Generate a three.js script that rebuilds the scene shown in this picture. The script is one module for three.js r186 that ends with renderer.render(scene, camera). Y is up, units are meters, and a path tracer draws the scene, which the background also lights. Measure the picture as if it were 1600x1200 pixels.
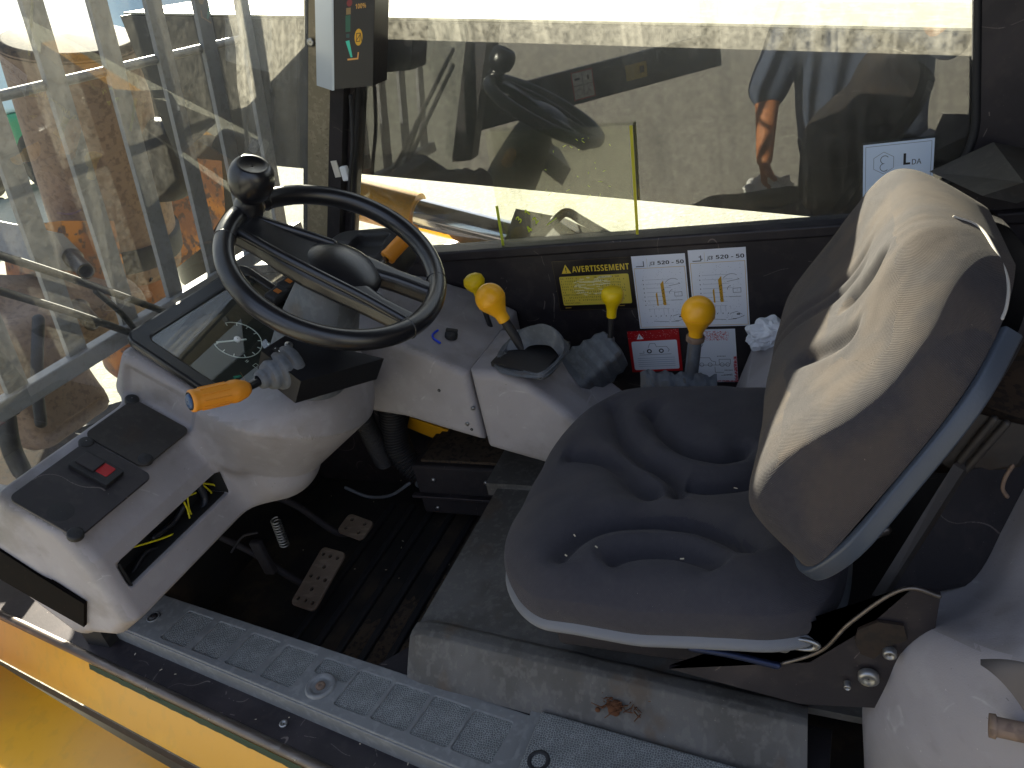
import * as THREE from 'three';
import { mergeGeometries } from 'three/addons/utils/BufferGeometryUtils.js';
import { RoundedBoxGeometry } from 'three/addons/geometries/RoundedBoxGeometry.js';
import { ImprovedNoise } from 'three/addons/math/ImprovedNoise.js';

// ---------------------------------------------------------------- camera, sky, sun, exposure
const scene = new THREE.Scene();
const V = (x, y, z) => new THREE.Vector3(x, y, z);
const EYE = V(0, 1.2, 0), FOCAL = 1200;
const FWD = V(-.388, -.4635, -.7926).normalize();
const UP = V(-.0055, .8652, -.5086).addScaledVector(FWD, -V(-.0055, .8652, -.5086).dot(FWD)).normalize();
const RIGHT = new THREE.Vector3().crossVectors(FWD, UP);
const camera = new THREE.PerspectiveCamera(2 * Math.atan(600 / FOCAL) * 180 / Math.PI, 4 / 3, .02, 900);
camera.position.copy(EYE); camera.up.copy(UP); camera.lookAt(EYE.clone().add(FWD));
const SUN = V(-.60, .43, -.80).normalize();
const sun = new THREE.DirectionalLight(new THREE.Color(1, .9, .74), 5);
sun.position.copy(SUN).multiplyScalar(20); sun.castShadow = true; sun.shadow.radius = 1.2;
Object.assign(sun.shadow.camera, { left: -9, right: 9, top: 9, bottom: -9, near: .5, far: 60 });
sun.shadow.mapSize.set(2048, 2048);
scene.add(sun, sun.target);
{ // clear winter sky: blue overhead, paler to the horizon, a broad brightening round the sun
  const w = 256, h = 128, a = new Float32Array(w * h * 4);
  for (let j = 0; j < h; j++) for (let i = 0; i < w; i++) {
    const el = ((j + .5) / h - .5) * Math.PI, az = ((i + .5) / w - .5) * 2 * Math.PI;
    const d = V(Math.cos(el) * Math.cos(az), Math.sin(el), Math.cos(el) * Math.sin(az));
    const t = Math.pow(1 - Math.max(0, d.y), 2.6), g = Math.pow(Math.max(0, d.dot(SUN)), 6) * .55;
    const c = [.112 + t * .11 + g * .5, .142 + t * .09 + g * .43, .208 + t * .035 + g * .3];
    a.set([...c, 1], (j * w + i) * 4);
  }
  const sky = new THREE.DataTexture(a, w, h, THREE.RGBAFormat, THREE.FloatType);
  sky.mapping = THREE.EquirectangularReflectionMapping; sky.magFilter = sky.minFilter = THREE.LinearFilter; sky.needsUpdate = true;
  scene.background = sky; scene.environment = sky; scene.backgroundIntensity = 1; scene.environmentIntensity = 1;
}
const renderer = new THREE.WebGLRenderer({ antialias: true });
renderer.setSize(1024, 768);
renderer.toneMapping = THREE.LinearToneMapping;
renderer.toneMappingExposure = 5.3;
renderer.shadowMap.enabled = true;

// ---------------------------------------------------------------- helpers
// a photograph pixel gives a direction; the plane that the thing touches gives its distance
const ray = (px, py) => FWD.clone().multiplyScalar(FOCAL).addScaledVector(RIGHT, px - 800).addScaledVector(UP, 600 - py);
function P(px, py, o) {
  const r = ray(px, py);
  let k;
  if (o.n) k = o.p.clone().sub(EYE).dot(o.n) / r.dot(o.n);
  else if ('x' in o) k = (o.x - EYE.x) / r.x;
  else if ('y' in o) k = (o.y - EYE.y) / r.y;
  else k = (o.z - EYE.z) / r.z;
  return EYE.clone().addScaledVector(r, k);
}
let seedState = 12345;
const rnd = () => { seedState = (Math.imul(seedState, 1664525) + 1013904223) >>> 0; return seedState / 4294967296; };
const rr = (a, b) => a + (b - a) * rnd();
const clamp = (x, a = 0, b = 1) => Math.min(b, Math.max(a, x));
const lerp = (a, b, t) => a + (b - a) * t;
const sstep = (a, b, x) => { const t = clamp((x - a) / (b - a)); return t * t * (3 - 2 * t); };
const hash = (x, y, s) => { let n = (Math.imul(x, 374761393) + Math.imul(y, 668265263) + Math.imul(s, 144269504)) | 0; n = Math.imul(n ^ (n >>> 13), 1274126177); return ((n ^ (n >>> 16)) >>> 0) / 4294967295; };
function vnoise(x, y, p, s) {
  const xi = Math.floor(x), yi = Math.floor(y), fx = x - xi, fy = y - yi, m = (a, q) => ((a % q) + q) % q;
  const q = Math.max(1, Math.round(p)), X0 = m(xi, q), X1 = m(xi + 1, q), Y0 = m(yi, q), Y1 = m(yi + 1, q);
  const sx = fx * fx * (3 - 2 * fx), sy = fy * fy * (3 - 2 * fy);
  return lerp(lerp(hash(X0, Y0, s), hash(X1, Y0, s), sx), lerp(hash(X0, Y1, s), hash(X1, Y1, s), sx), sy);
}
function fbm(u, v, p, oct, s) { let a = 0, n = 0, w = 1; for (let o = 0; o < oct; o++) { a += w * vnoise(u * p, v * p, p, s + o * 17); n += w; w *= .55; p *= 2; } return a / n; }
// a tiling texture; fn(u, v) -> [r, g, b] or grey, 0..1
function tex(size, metres, fn, srgb = true) {
  const a = new Uint8Array(size * size * 4);
  for (let j = 0; j < size; j++) for (let i = 0; i < size; i++) {
    const c = fn(i / size, j / size), o = (j * size + i) * 4, t = Array.isArray(c) ? c : [c, c, c];
    for (let k = 0; k < 3; k++) a[o + k] = clamp(t[k]) * 255;
    a[o + 3] = t.length > 3 ? clamp(t[3]) * 255 : 255;
  }
  const t = new THREE.DataTexture(a, size, size, THREE.RGBAFormat, THREE.UnsignedByteType);
  t.wrapS = t.wrapT = THREE.RepeatWrapping; t.magFilter = THREE.LinearFilter; t.minFilter = THREE.LinearMipmapLinearFilter; t.generateMipmaps = true;
  if (srgb) t.colorSpace = THREE.SRGBColorSpace;
  t.repeat.set(1 / metres, 1 / metres); t.needsUpdate = true;
  return t;
}
const mix3 = (a, b, t) => [lerp(a[0], b[0], t), lerp(a[1], b[1], t), lerp(a[2], b[2], t)];
const M = (o) => new THREE.MeshPhysicalMaterial(o);

// uv in metres, from the side each face looks to
function boxUV(g) {
  if (g.index) g = g.toNonIndexed();
  const p = g.attributes.position, uv = new Float32Array(p.count * 2), a = V(), b = V(), c = V(), n = V();
  for (let i = 0; i < p.count; i += 3) {
    a.fromBufferAttribute(p, i); b.fromBufferAttribute(p, i + 1); c.fromBufferAttribute(p, i + 2);
    n.crossVectors(b.clone().sub(a), c.clone().sub(a));
    const ax = Math.abs(n.x), ay = Math.abs(n.y), az = Math.abs(n.z);
    [a, b, c].forEach((q, k) => { const o = (i + k) * 2; if (ay >= ax && ay >= az) { uv[o] = q.x; uv[o + 1] = q.z; } else if (ax >= az) { uv[o] = q.z; uv[o + 1] = q.y; } else { uv[o] = q.x; uv[o + 1] = q.y; } });
  }
  g.setAttribute('uv', new THREE.BufferAttribute(uv, 2));
  return g;
}
const clean = (g) => { g = g.index ? g.toNonIndexed() : g; if (!g.attributes.normal) g.computeVertexNormals(); const o = new THREE.BufferGeometry(); o.setAttribute('position', g.attributes.position); o.setAttribute('normal', g.attributes.normal); if (g.attributes.uv) o.setAttribute('uv', g.attributes.uv); return o; };
const merge = (list) => mergeGeometries(list.map((g) => { g = clean(g); if (!g.attributes.uv) g = boxUV(g); return g; }));
const used = {};
const numbered = (n) => { used[n] = (used[n] || 0) + 1; return used[n] === 1 ? n : `${n}_${String(used[n] - 1).padStart(3, '0')}`; };
function mesh(name, geo, mat, parent, keepUV) {
  let g = Array.isArray(geo) ? (keepUV ? merge(geo) : boxUV(merge(geo.map((x) => boxUV(clean(x)))))) : (keepUV ? geo : boxUV(clean(geo)));
  const m = new THREE.Mesh(g, mat); m.name = parent ? name : numbered(name); m.castShadow = m.receiveShadow = true;
  (parent || scene).add(m); return m;
}
function thing(name, label, category, group) { const o = new THREE.Group(); o.name = numbered(name); o.userData = { label, category }; if (group) o.userData.group = group; scene.add(o); return o; }
function tag(o, label, category, group) { o.userData.label = label; o.userData.category = category; if (group) o.userData.group = group; return o; }
const structure = (o) => { o.userData.kind = 'structure'; return o; };

function sweep(pts, w, h, hint, n = 60) { // rounded bar along a path; w across hint, h along hint
  const c = new THREE.CatmullRomCurve3(pts), sec = []; for (let i = 0; i < 16; i++) { const a = i / 16 * Math.PI * 2, s = (v) => Math.sign(v) * Math.pow(Math.abs(v), .45); sec.push([s(Math.cos(a)) * w / 2, s(Math.sin(a)) * h / 2]); }
  return grid((u, v) => { const p = c.getPointAt(v), t = c.getTangentAt(v), x = new THREE.Vector3().crossVectors(t, hint).normalize(), y = new THREE.Vector3().crossVectors(x, t), [a, b] = sec[Math.round(u * 16) % 16]; return p.addScaledVector(x, a).addScaledVector(y, b); }, 16, n);
}
// geometry makers, all in world metres
const box = (x0, x1, y0, y1, z0, z1, r = 0) => { const g = r ? new RoundedBoxGeometry(x1 - x0, y1 - y0, z1 - z0, 3, r) : new THREE.BoxGeometry(x1 - x0, y1 - y0, z1 - z0); g.translate((x0 + x1) / 2, (y0 + y1) / 2, (z0 + z1) / 2); return g; };
function frame(a, b, upHint = V(0, 1, 0)) { const y = b.clone().sub(a).normalize(); let x = new THREE.Vector3().crossVectors(y, upHint); if (x.lengthSq() < 1e-6) x = V(1, 0, 0).cross(y); x.normalize(); const z = new THREE.Vector3().crossVectors(x, y); return new THREE.Matrix4().makeBasis(x, y, z).setPosition(a.clone().add(b).multiplyScalar(.5)); }
function cyl(a, b, r1, r2 = r1, seg = 24, open = false) { const g = new THREE.CylinderGeometry(r2, r1, a.distanceTo(b), seg, 1, open); return g.applyMatrix4(frame(a, b)); }
function beam(a, b, w, h, upHint, r = 0) { const L = a.distanceTo(b), g = r ? new RoundedBoxGeometry(w, L, h, 2, r) : new THREE.BoxGeometry(w, L, h); return g.applyMatrix4(frame(a, b, upHint)); }   // w across upHint, h along it
function tube(pts, r, seg = 10, n = pts.length * 8) { return new THREE.TubeGeometry(new THREE.CatmullRomCurve3(pts), n, r, seg, false); }
function capTube(pts, r, seg = 10, n) { const a = pts[0], b = pts[pts.length - 1]; const s = (c) => new THREE.SphereGeometry(r, seg, 6).translate(c.x, c.y, c.z); return merge([tube(pts, r, seg, n), s(a), s(b)]); }
function lathe(profile, a, b, seg = 32) { // profile [r, t] with t in metres from a towards b
  const g = new THREE.LatheGeometry(profile.map(([r, t]) => new THREE.Vector2(Math.max(r, 1e-4), t)), seg); const m = frame(a, b); m.setPosition(a); return g.applyMatrix4(m);
}
// solid between a convex outline of points and the same outline shifted by s
function slab(pts, s) {
  const n = pts.length, q = pts.map((p) => p.clone().add(s)), pos = [], tri = (a, b, c) => pos.push(...a.toArray(), ...b.toArray(), ...c.toArray());
  const nn = new THREE.Vector3().crossVectors(pts[1].clone().sub(pts[0]), pts[2].clone().sub(pts[0])).dot(s) > 0;
  const T = nn ? (a, b, c) => tri(a, c, b) : tri;
  for (let i = 1; i < n - 1; i++) { T(pts[0], pts[i], pts[i + 1]); T(q[0], q[i + 1], q[i]); }
  for (let i = 0; i < n; i++) { const j = (i + 1) % n; T(pts[i], q[i], q[j]); T(pts[i], q[j], pts[j]); }
  const g = new THREE.BufferGeometry(); g.setAttribute('position', new THREE.Float32BufferAttribute(pos, 3)); g.computeVertexNormals(); return g;
}
// outline in a plane (origin, axes e and f), extruded along e x f
function plate(pts, o, e, f, depth, bevel = .002, holes = [], seg = 2) {
  const s = new THREE.Shape(pts.map(([x, y]) => new THREE.Vector2(x, y)));
  for (const h of holes) s.holes.push(new THREE.Path(h.map(([x, y]) => new THREE.Vector2(x, y))));
  const g = new THREE.ExtrudeGeometry(s, { depth: Math.max(1e-4, depth - 2 * bevel), bevelEnabled: bevel > 0, bevelThickness: bevel, bevelSize: bevel, bevelOffset: -bevel, bevelSegments: seg, curveSegments: 12 });
  g.translate(0, 0, bevel);
  return g.applyMatrix4(new THREE.Matrix4().makeBasis(e, f, new THREE.Vector3().crossVectors(e, f)).setPosition(o));
}
function roundRect(x0, y0, x1, y1, r, n = 5) { const o = []; [[x1 - r, y1 - r, 0], [x0 + r, y1 - r, 1], [x0 + r, y0 + r, 2], [x1 - r, y0 + r, 3]].forEach(([cx, cy, q]) => { for (let i = 0; i <= n; i++) { const a = (q + i / n) * Math.PI / 2; o.push([cx + r * Math.cos(a), cy + r * Math.sin(a)]); } }); return o; }
function grid(fn, nu, nv, closedU = false) { // fn(u, v) -> Vector3
  const pos = [], idx = [], uv = [];
  for (let j = 0; j <= nv; j++) for (let i = 0; i <= nu; i++) { const p = fn(i / nu, j / nv); pos.push(p.x, p.y, p.z); uv.push(i / nu, j / nv); }
  for (let j = 0; j < nv; j++) for (let i = 0; i < nu; i++) { const a = j * (nu + 1) + i, b = a + 1, c = a + nu + 1, d = c + 1; idx.push(a, b, d, a, d, c); }
  const g = new THREE.BufferGeometry(); g.setAttribute('position', new THREE.Float32BufferAttribute(pos, 3)); g.setAttribute('uv', new THREE.Float32BufferAttribute(uv, 2)); g.setIndex(idx); g.computeVertexNormals(); return g;
}
// closed surface of a distance field (surface nets)
function field(f, lo, hi, h) {
  const n = [0, 1, 2].map((k) => Math.ceil((hi.getComponent(k) - lo.getComponent(k)) / h) + 1), [nx, ny, nz] = n, F = new Float32Array(nx * ny * nz), id = (i, j, k) => (k * ny + j) * nx + i;
  for (let k = 0; k < nz; k++) for (let j = 0; j < ny; j++) for (let i = 0; i < nx; i++) F[id(i, j, k)] = f(lo.x + i * h, lo.y + j * h, lo.z + k * h);
  const vid = new Int32Array(nx * ny * nz).fill(-1), pos = [], nor = [], e = h * .5;
  for (let k = 0; k < nz - 1; k++) for (let j = 0; j < ny - 1; j++) for (let i = 0; i < nx - 1; i++) {
    let c = 0, x = 0, y = 0, z = 0;
    const at = (m) => F[id(i + (m & 1), j + (m >> 1 & 1), k + (m >> 2 & 1))];
    for (let a = 0; a < 8; a++) for (const d of [1, 2, 4]) if (!(a & d)) { const b = a | d, fa = at(a), fb = at(b); if ((fa < 0) !== (fb < 0)) { const t = fa / (fa - fb); x += (a & 1) + (d === 1 ? t : 0); y += (a >> 1 & 1) + (d === 2 ? t : 0); z += (a >> 2 & 1) + (d === 4 ? t : 0); c++; } }
    if (c) { vid[id(i, j, k)] = pos.length / 3; const X = lo.x + (i + x / c) * h, Y = lo.y + (j + y / c) * h, Z = lo.z + (k + z / c) * h; pos.push(X, Y, Z); const g = V(f(X + e, Y, Z) - f(X - e, Y, Z), f(X, Y + e, Z) - f(X, Y - e, Z), f(X, Y, Z + e) - f(X, Y, Z - e)).normalize(); nor.push(g.x, g.y, g.z); }
  }
  const idx = [], quad = (a, b, c, d, flip) => flip ? idx.push(a, c, b, a, d, c) : idx.push(a, b, c, a, c, d);
  for (let k = 1; k < nz - 1; k++) for (let j = 1; j < ny - 1; j++) for (let i = 1; i < nx - 1; i++) {
    const a = F[id(i, j, k)] < 0;
    if (a !== F[id(i + 1, j, k)] < 0) quad(vid[id(i, j - 1, k - 1)], vid[id(i, j, k - 1)], vid[id(i, j, k)], vid[id(i, j - 1, k)], !a);
    if (a !== F[id(i, j + 1, k)] < 0) quad(vid[id(i - 1, j, k - 1)], vid[id(i - 1, j, k)], vid[id(i, j, k)], vid[id(i, j, k - 1)], !a);
    if (a !== F[id(i, j, k + 1)] < 0) quad(vid[id(i - 1, j - 1, k)], vid[id(i, j - 1, k)], vid[id(i, j, k)], vid[id(i - 1, j, k)], !a);
  }
  const g = new THREE.BufferGeometry(); g.setAttribute('position', new THREE.Float32BufferAttribute(pos, 3)); g.setAttribute('normal', new THREE.Float32BufferAttribute(nor, 3)); g.setIndex(idx); return g;
}
const smin = (a, b, k) => { const h = Math.max(k - Math.abs(a - b), 0) / k; return Math.min(a, b) - h * h * k / 4; };
const smax = (a, b, k) => -smin(-a, -b, k);
const sdBox = (x, y, z, bx, by, bz, r) => { const qx = Math.abs(x) - bx + r, qy = Math.abs(y) - by + r, qz = Math.abs(z) - bz + r; return Math.hypot(Math.max(qx, 0), Math.max(qy, 0), Math.max(qz, 0)) + Math.min(Math.max(qx, qy, qz), 0) - r; };
function sdPoly(pts) { return (x, y) => { let d = Infinity, s = 1; for (let i = 0, j = pts.length - 1; i < pts.length; j = i++) { const [ax, ay] = pts[i], [bx, by] = pts[j], ex = bx - ax, ey = by - ay, wx = x - ax, wy = y - ay, t = clamp((wx * ex + wy * ey) / (ex * ex + ey * ey)), qx = wx - ex * t, qy = wy - ey * t; d = Math.min(d, qx * qx + qy * qy); const c1 = y >= ay, c2 = y < by, c3 = ex * wy > ey * wx; if ((c1 && c2 && c3) || (!c1 && !c2 && !c3)) s = -s; } return s * Math.sqrt(d); }; }
const sdPrism = (poly, x, y, z, z0, z1, r) => { const a = poly(x, y) + r, b = Math.abs(z - (z0 + z1) / 2) - (z1 - z0) / 2 + r; return Math.min(Math.max(a, b), 0) + Math.hypot(Math.max(a, 0), Math.max(b, 0)) - r; };
const sdCone = (p, a, b, ra, rb) => { const ab = b.clone().sub(a), t = clamp(p.clone().sub(a).dot(ab) / ab.lengthSq()); return p.distanceTo(a.clone().addScaledVector(ab, t)) - lerp(ra, rb, t); };
const noise = new ImprovedNoise();
// ---------------------------------------------------------------- materials
const T = {};
T.grain = tex(256, .06, (u, v) => .5 + .5 * (fbm(u, v, 48, 3, 3) - .5) + .25 * (fbm(u, v, 12, 2, 9) - .5), false);
T.wear = tex(512, .5, (u, v) => clamp(.55 + .9 * (fbm(u, v, 6, 6, 21) - .5)), false);
T.plastic = tex(1024, .62, (u, v) => {          // grey moulded plastic: grime patches, handling marks, specks
  const a = fbm(u, v, 4, 6, 31), b = fbm(u, v, 26, 4, 35), s = vnoise(u * 300, v * 300, 300, 5);
  let c = mix3([.585, .57, .58], [.53, .515, .515], sstep(.35, .75, a)); c = mix3(c, [.62, .61, .615], .4 * sstep(.5, .8, b));
  c = mix3(c, [.45, .43, .415], .5 * sstep(.56, .82, fbm(u, v, 9, 6, 77)));
  const l = Math.abs(fbm(u, v, 5, 3, 91) - .5), q = sstep(.012, .0, l) * sstep(.55, .7, b); c = mix3(c, [.76, .75, .75], .4 * q);
  if (s > .985) c = mix3(c, [.82, .81, .79], .5); if (s < .012) c = mix3(c, [.3, .29, .28], .6);
  return c;
});
T.castGrey = tex(1024, .5, (u, v) => {          // worn speckled grey sheet and rubber
  const a = fbm(u, v, 5, 6, 131), b = fbm(u, v, 60, 3, 133), r = fbm(u, v, 8, 5, 140);
  let c = mix3([.40, .41, .42], [.34, .345, .345], sstep(.4, .65, a)); c = mix3(c, [.47, .48, .48], .5 * sstep(.52, .75, b));
  c = mix3(c, [.39, .345, .30], .6 * sstep(.55, .75, r)); if (vnoise(u * 420, v * 420, 420, 8) > .985) c = [.68, .67, .64];
  return c;
});
T.pebble = tex(512, .05, (u, v) => { // leather-like pebbles of the tread pads
  const n = 14; let d1 = 9, d2 = 9; const x = u * n, y = v * n, xi = Math.floor(x), yi = Math.floor(y);
  for (let j = -1; j <= 1; j++) for (let i = -1; i <= 1; i++) { const X = xi + i, Y = yi + j, mx = ((X % n) + n) % n, my = ((Y % n) + n) % n, d = Math.hypot(X + .1 + .8 * hash(mx, my, 4) - x, Y + .1 + .8 * hash(mx, my, 5) - y); if (d < d1) { d2 = d1; d1 = d; } else if (d < d2) d2 = d; }
  return clamp((d2 - d1) * 2.2);
}, false);
T.pebbleColour = tex(512, .05, (u, v) => {
  const n = 14; let d1 = 9, d2 = 9; const x = u * n, y = v * n, xi = Math.floor(x), yi = Math.floor(y);
  for (let j = -1; j <= 1; j++) for (let i = -1; i <= 1; i++) { const X = xi + i, Y = yi + j, mx = ((X % n) + n) % n, my = ((Y % n) + n) % n, d = Math.hypot(X + .1 + .8 * hash(mx, my, 4) - x, Y + .1 + .8 * hash(mx, my, 5) - y); if (d < d1) { d2 = d1; d1 = d; } else if (d < d2) d2 = d; }
  return mix3([.60, .61, .60], [.40, .41, .405], sstep(.05, .3, d2 - d1)).map((c) => c * (.92 + .16 * fbm(u, v, 3, 2, 12)));
});
T.fabric = tex(1024, .4, (u, v) => {            // black knitted cloth with dust and lint
  const w = .5 + .5 * Math.sin(u * Math.PI * 2 * 170) * Math.sin(v * Math.PI * 2 * 170), a = fbm(u, v, 4, 6, 51), b = fbm(u, v, 90, 2, 58);
  let c = mix3([.185, .18, .205], [.245, .235, .25], w * .6 + .4 * b); c = mix3(c, [.30, .28, .27], .5 * sstep(.45, .72, a));
  const s = vnoise(u * 380, v * 380, 380, 59); if (s > .992) c = mix3(c, [.72, .69, .64], .6);
  return c;
});
T.fabricDusty = tex(1024, .4, (u, v) => {
  const w = .5 + .5 * Math.sin(u * Math.PI * 2 * 170) * Math.sin(v * Math.PI * 2 * 170), a = fbm(u, v, 5, 6, 61), b = fbm(u, v, 80, 2, 68);
  let c = mix3([.19, .178, .188], [.26, .24, .24], w * .5 + .5 * b); c = mix3(c, [.315, .272, .235], .65 * sstep(.4, .7, a));
  const s = vnoise(u * 420, v * 420, 420, 69); if (s > .99) c = mix3(c, [.72, .66, .56], .6);
  return c;
});
T.weave = tex(512, .05, (u, v) => .5 + .35 * Math.sin(u * Math.PI * 2 * 26) * Math.sin(v * Math.PI * 2 * 26) + .3 * (fbm(u, v, 40, 2, 71) - .5), false);
T.blackPaint = tex(1024, .6, (u, v) => {        // black sheet metal: dust film in patches, scratches, chips
  const a = fbm(u, v, 5, 6, 151), b = fbm(u, v, 40, 3, 155);
  let c = mix3([.135, .12, .135], [.2, .18, .19], sstep(.4, .7, a)); c = mix3(c, [.25, .22, .21], .35 * sstep(.5, .75, b));
  const l = Math.abs(fbm(u * 1, v * 1, 7, 2, 159) - .5); if (l < .004 && b > .5) c = [.42, .39, .37];
  if (vnoise(u * 350, v * 350, 350, 161) > .988) c = [.5, .47, .44];
  return c;
});
T.floor = tex(1024, .7, (u, v) => {             // black floor with dried mud and litter
  const a = fbm(u, v, 6, 6, 171), b = fbm(u, v, 30, 4, 175);
  let c = mix3([.09, .085, .08], [.17, .145, .12], sstep(.45, .62, a)); c = mix3(c, [.26, .215, .165], .7 * sstep(.58, .7, a) * sstep(.35, .6, b));
  const s = vnoise(u * 260, v * 260, 260, 177); if (s > .992) c = [.62, .58, .5];
  return c;
});
T.mud = tex(512, .3, (u, v) => { const a = fbm(u, v, 6, 6, 181), b = fbm(u, v, 40, 3, 185); return mix3(mix3([.22, .18, .14], [.35, .29, .22], a), [.15, .125, .1], .8 * sstep(.5, .7, b)); });
T.yellow = tex(1024, 1, (u, v) => { const a = fbm(u, v, 5, 6, 191), b = fbm(u, v, 60, 3, 195); let c = mix3([.86, .62, .08], [.83, .59, .09], sstep(.4, .65, a)); c = mix3(c, [.74, .56, .19], .25 * sstep(.55, .75, b)); return c; });
T.rustYellow = tex(512, .5, (u, v) => { const a = fbm(u, v, 5, 6, 201), b = fbm(u, v, 30, 4, 205); let c = mix3([.72, .45, .12], [.50, .30, .14], sstep(.42, .62, a)); c = mix3(c, [.33, .22, .15], sstep(.55, .7, b)); return c; });
T.rust = tex(512, .4, (u, v) => { const a = fbm(u, v, 6, 6, 211), b = fbm(u, v, 50, 3, 215); return mix3(mix3([.46, .385, .325], [.52, .43, .355], a), [.38, .31, .265], .7 * sstep(.5, .7, b)); });
T.ground = tex(1024, 3, (u, v) => { const a = fbm(u, v, 4, 6, 221), b = fbm(u, v, 120, 3, 225), s = vnoise(u * 340, v * 340, 340, 229); let c = mix3([.61, .60, .53], [.55, .54, .47], a); c = mix3(c, [.70, .69, .63], .6 * sstep(.5, .75, b)); if (s > .95) c = [.3, .29, .26]; if (s < .04) c = [.74, .73, .68]; return c; });
T.groundBump = tex(512, .5, (u, v) => fbm(u, v, 30, 5, 231), false);
T.metal = tex(512, .4, (u, v) => { const a = fbm(u, v, 5, 6, 241), b = fbm(u * .2, v, 60, 3, 245); return mix3(mix3([.46, .43, .40], [.36, .33, .30], a), [.55, .53, .5], .5 * sstep(.5, .8, b)); });
T.tread = tex(512, .4, (u, v) => { const a = fbm(u, v, 5, 6, 281), b = fbm(u, v, 40, 3, 285); return mix3(mix3([.47, .475, .475], [.415, .42, .415], a), [.55, .555, .545], .5 * sstep(.5, .8, b)); });
T.guardPaint = tex(512, .35, (u, v) => { const a = fbm(u, v, 5, 6, 271), b = fbm(u, v, 50, 3, 275); return mix3(mix3([.50, .50, .505], [.44, .44, .45], a), [.42, .41, .40], .6 * sstep(.55, .75, b)); });
// dust on glass: matter with a grain of its own (film, drops, wipes, scratches)
const dust = (seed, base, amount) => tex(1024, 1.1, (u, v) => {
  const a = fbm(u, v, 4, 6, seed), b = fbm(u, v, 170, 3, seed + 5), st = vnoise(u * 150, v * 9, 450, seed + 9) * vnoise(u * 40, v * 4, 400, seed + 11), c = fbm(u, v, 60, 4, seed + 13), s = vnoise(u * 230, v * 230, 230, seed + 15);
  let d = base + amount * (.30 * (.4 + .9 * a) + .55 * (b - .38) + .30 * (c - .42) + .30 * sstep(.25, .8, st));
  if (s > .986) d += .5 * amount + .04;
  return clamp(d);
}, false);
T.dustSide = dust(301, .0, .36); T.dustFront = dust(351, .0, .09); T.dustCorner = dust(391, .04, .42);
const B = (map, scale) => ({ bumpMap: map, bumpScale: scale });
const rep = (t, m) => { const c = t.clone(); c.repeat.set(1 / m, 1 / m); c.needsUpdate = true; return c; };
const K = {};
K.plastic = M({ map: T.plastic, roughness: .52, ...B(T.grain, .00035), specularIntensity: .6 });
K.castGrey = M({ map: T.castGrey, color: 0xe0d6ca, roughness: .75, ...B(rep(T.grain, .03), .0007) });
K.tread = M({ map: T.tread, roughness: .5, ...B(T.grain, .0003) });
K.pad = M({ map: T.pebbleColour, roughness: .6, ...B(T.pebble, .0009) });
K.fabric = M({ map: T.fabric, roughness: .95, ...B(T.weave, .0006), sheen: .35, sheenRoughness: .6, sheenColor: new THREE.Color(.32, .3, .3) });
K.fabricDusty = M({ map: T.fabricDusty, roughness: .95, ...B(T.weave, .0007), sheen: .25, sheenRoughness: .6, sheenColor: new THREE.Color(.45, .38, .3) });
K.piping = M({ color: 0x6c6e72, roughness: .7, ...B(T.weave, .0004) });
K.black = M({ map: T.blackPaint, roughness: .48, ...B(T.grain, .0002) });
K.blackDull = M({ map: T.blackPaint, color: 0xc8c4c4, roughness: .8, ...B(T.grain, .0004) });
K.bracket = M({ map: T.castGrey, color: 0x94867a, roughness: .55, ...B(T.wear, .0008) });
K.wheel = M({ color: 0x17171a, roughness: .3, ...B(rep(T.grain, .03), .00018), clearcoat: .5, clearcoatRoughness: .25 });
K.rubber = M({ color: 0x202022, roughness: .62, ...B(rep(T.grain, .05), .0004) });
K.greyRubber = M({ map: T.castGrey, color: 0xdfe5ee, roughness: .62, ...B(T.grain, .0004) });
K.shell = M({ color: 0x39404a, roughness: .38, ...B(T.grain, .0002) });
K.floor = M({ map: T.floor, roughness: .75, ...B(T.wear, .002) });
K.mud = M({ map: T.mud, roughness: .95, ...B(T.wear, .004) });
K.yellow = M({ map: T.yellow, roughness: .38, ...B(T.grain, .00012), clearcoat: .3, clearcoatRoughness: .3 });
K.rustYellow = M({ map: T.rustYellow, roughness: .6, ...B(T.wear, .001) });
K.rust = M({ map: T.rust, roughness: .75, ...B(T.wear, .001) });
K.knob = M({ color: 0xf4b01a, roughness: .36, ...B(T.grain, .00015) });
K.knobLemon = M({ color: 0xe8c400, roughness: .42, ...B(T.grain, .00015) });
K.grip = M({ color: 0xd98b22, roughness: .48, ...B(T.grain, .0003) });
K.metal = M({ map: T.metal, roughness: .42, metalness: .75, ...B(T.grain, .0001) });
K.bare = M({ color: 0x9a9a98, roughness: .35, metalness: .9 });
K.chrome = M({ color: 0xd8d8dc, roughness: .12, metalness: 1 });
K.pillar = M({ map: rep(T.ground, 1), color: 0xd8cbbb, roughness: .42, metalness: 0, ...B(T.grain, .0003) });
K.guard = M({ map: T.guardPaint, roughness: .5, ...B(T.wear, .0006) });
K.ground = M({ map: T.ground, roughness: .95, ...B(T.groundBump, .006) });
K.boom = M({ map: T.blackPaint, color: 0x888c94, roughness: .33 });
K.glass = M({ color: 0xf4faf6, transmission: 1, thickness: 0, ior: 2.2, roughness: 0 });
const dustMat = (t) => M({ color: 0xc8c3b6, alphaMap: t, transparent: true, opacity: .9, roughness: 1, transmission: .88, thickness: 0, side: THREE.DoubleSide });
K.dustSide = dustMat(T.dustSide); K.dustFront = dustMat(T.dustFront); K.dustCorner = dustMat(T.dustCorner);
function canvas(w, h, draw) { const c = document.createElement('canvas'); c.width = w; c.height = h; const x = c.getContext('2d'); draw(x, w, h); const t = new THREE.CanvasTexture(c); t.colorSpace = THREE.SRGBColorSpace; t.anisotropy = 8; return t; }
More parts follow.
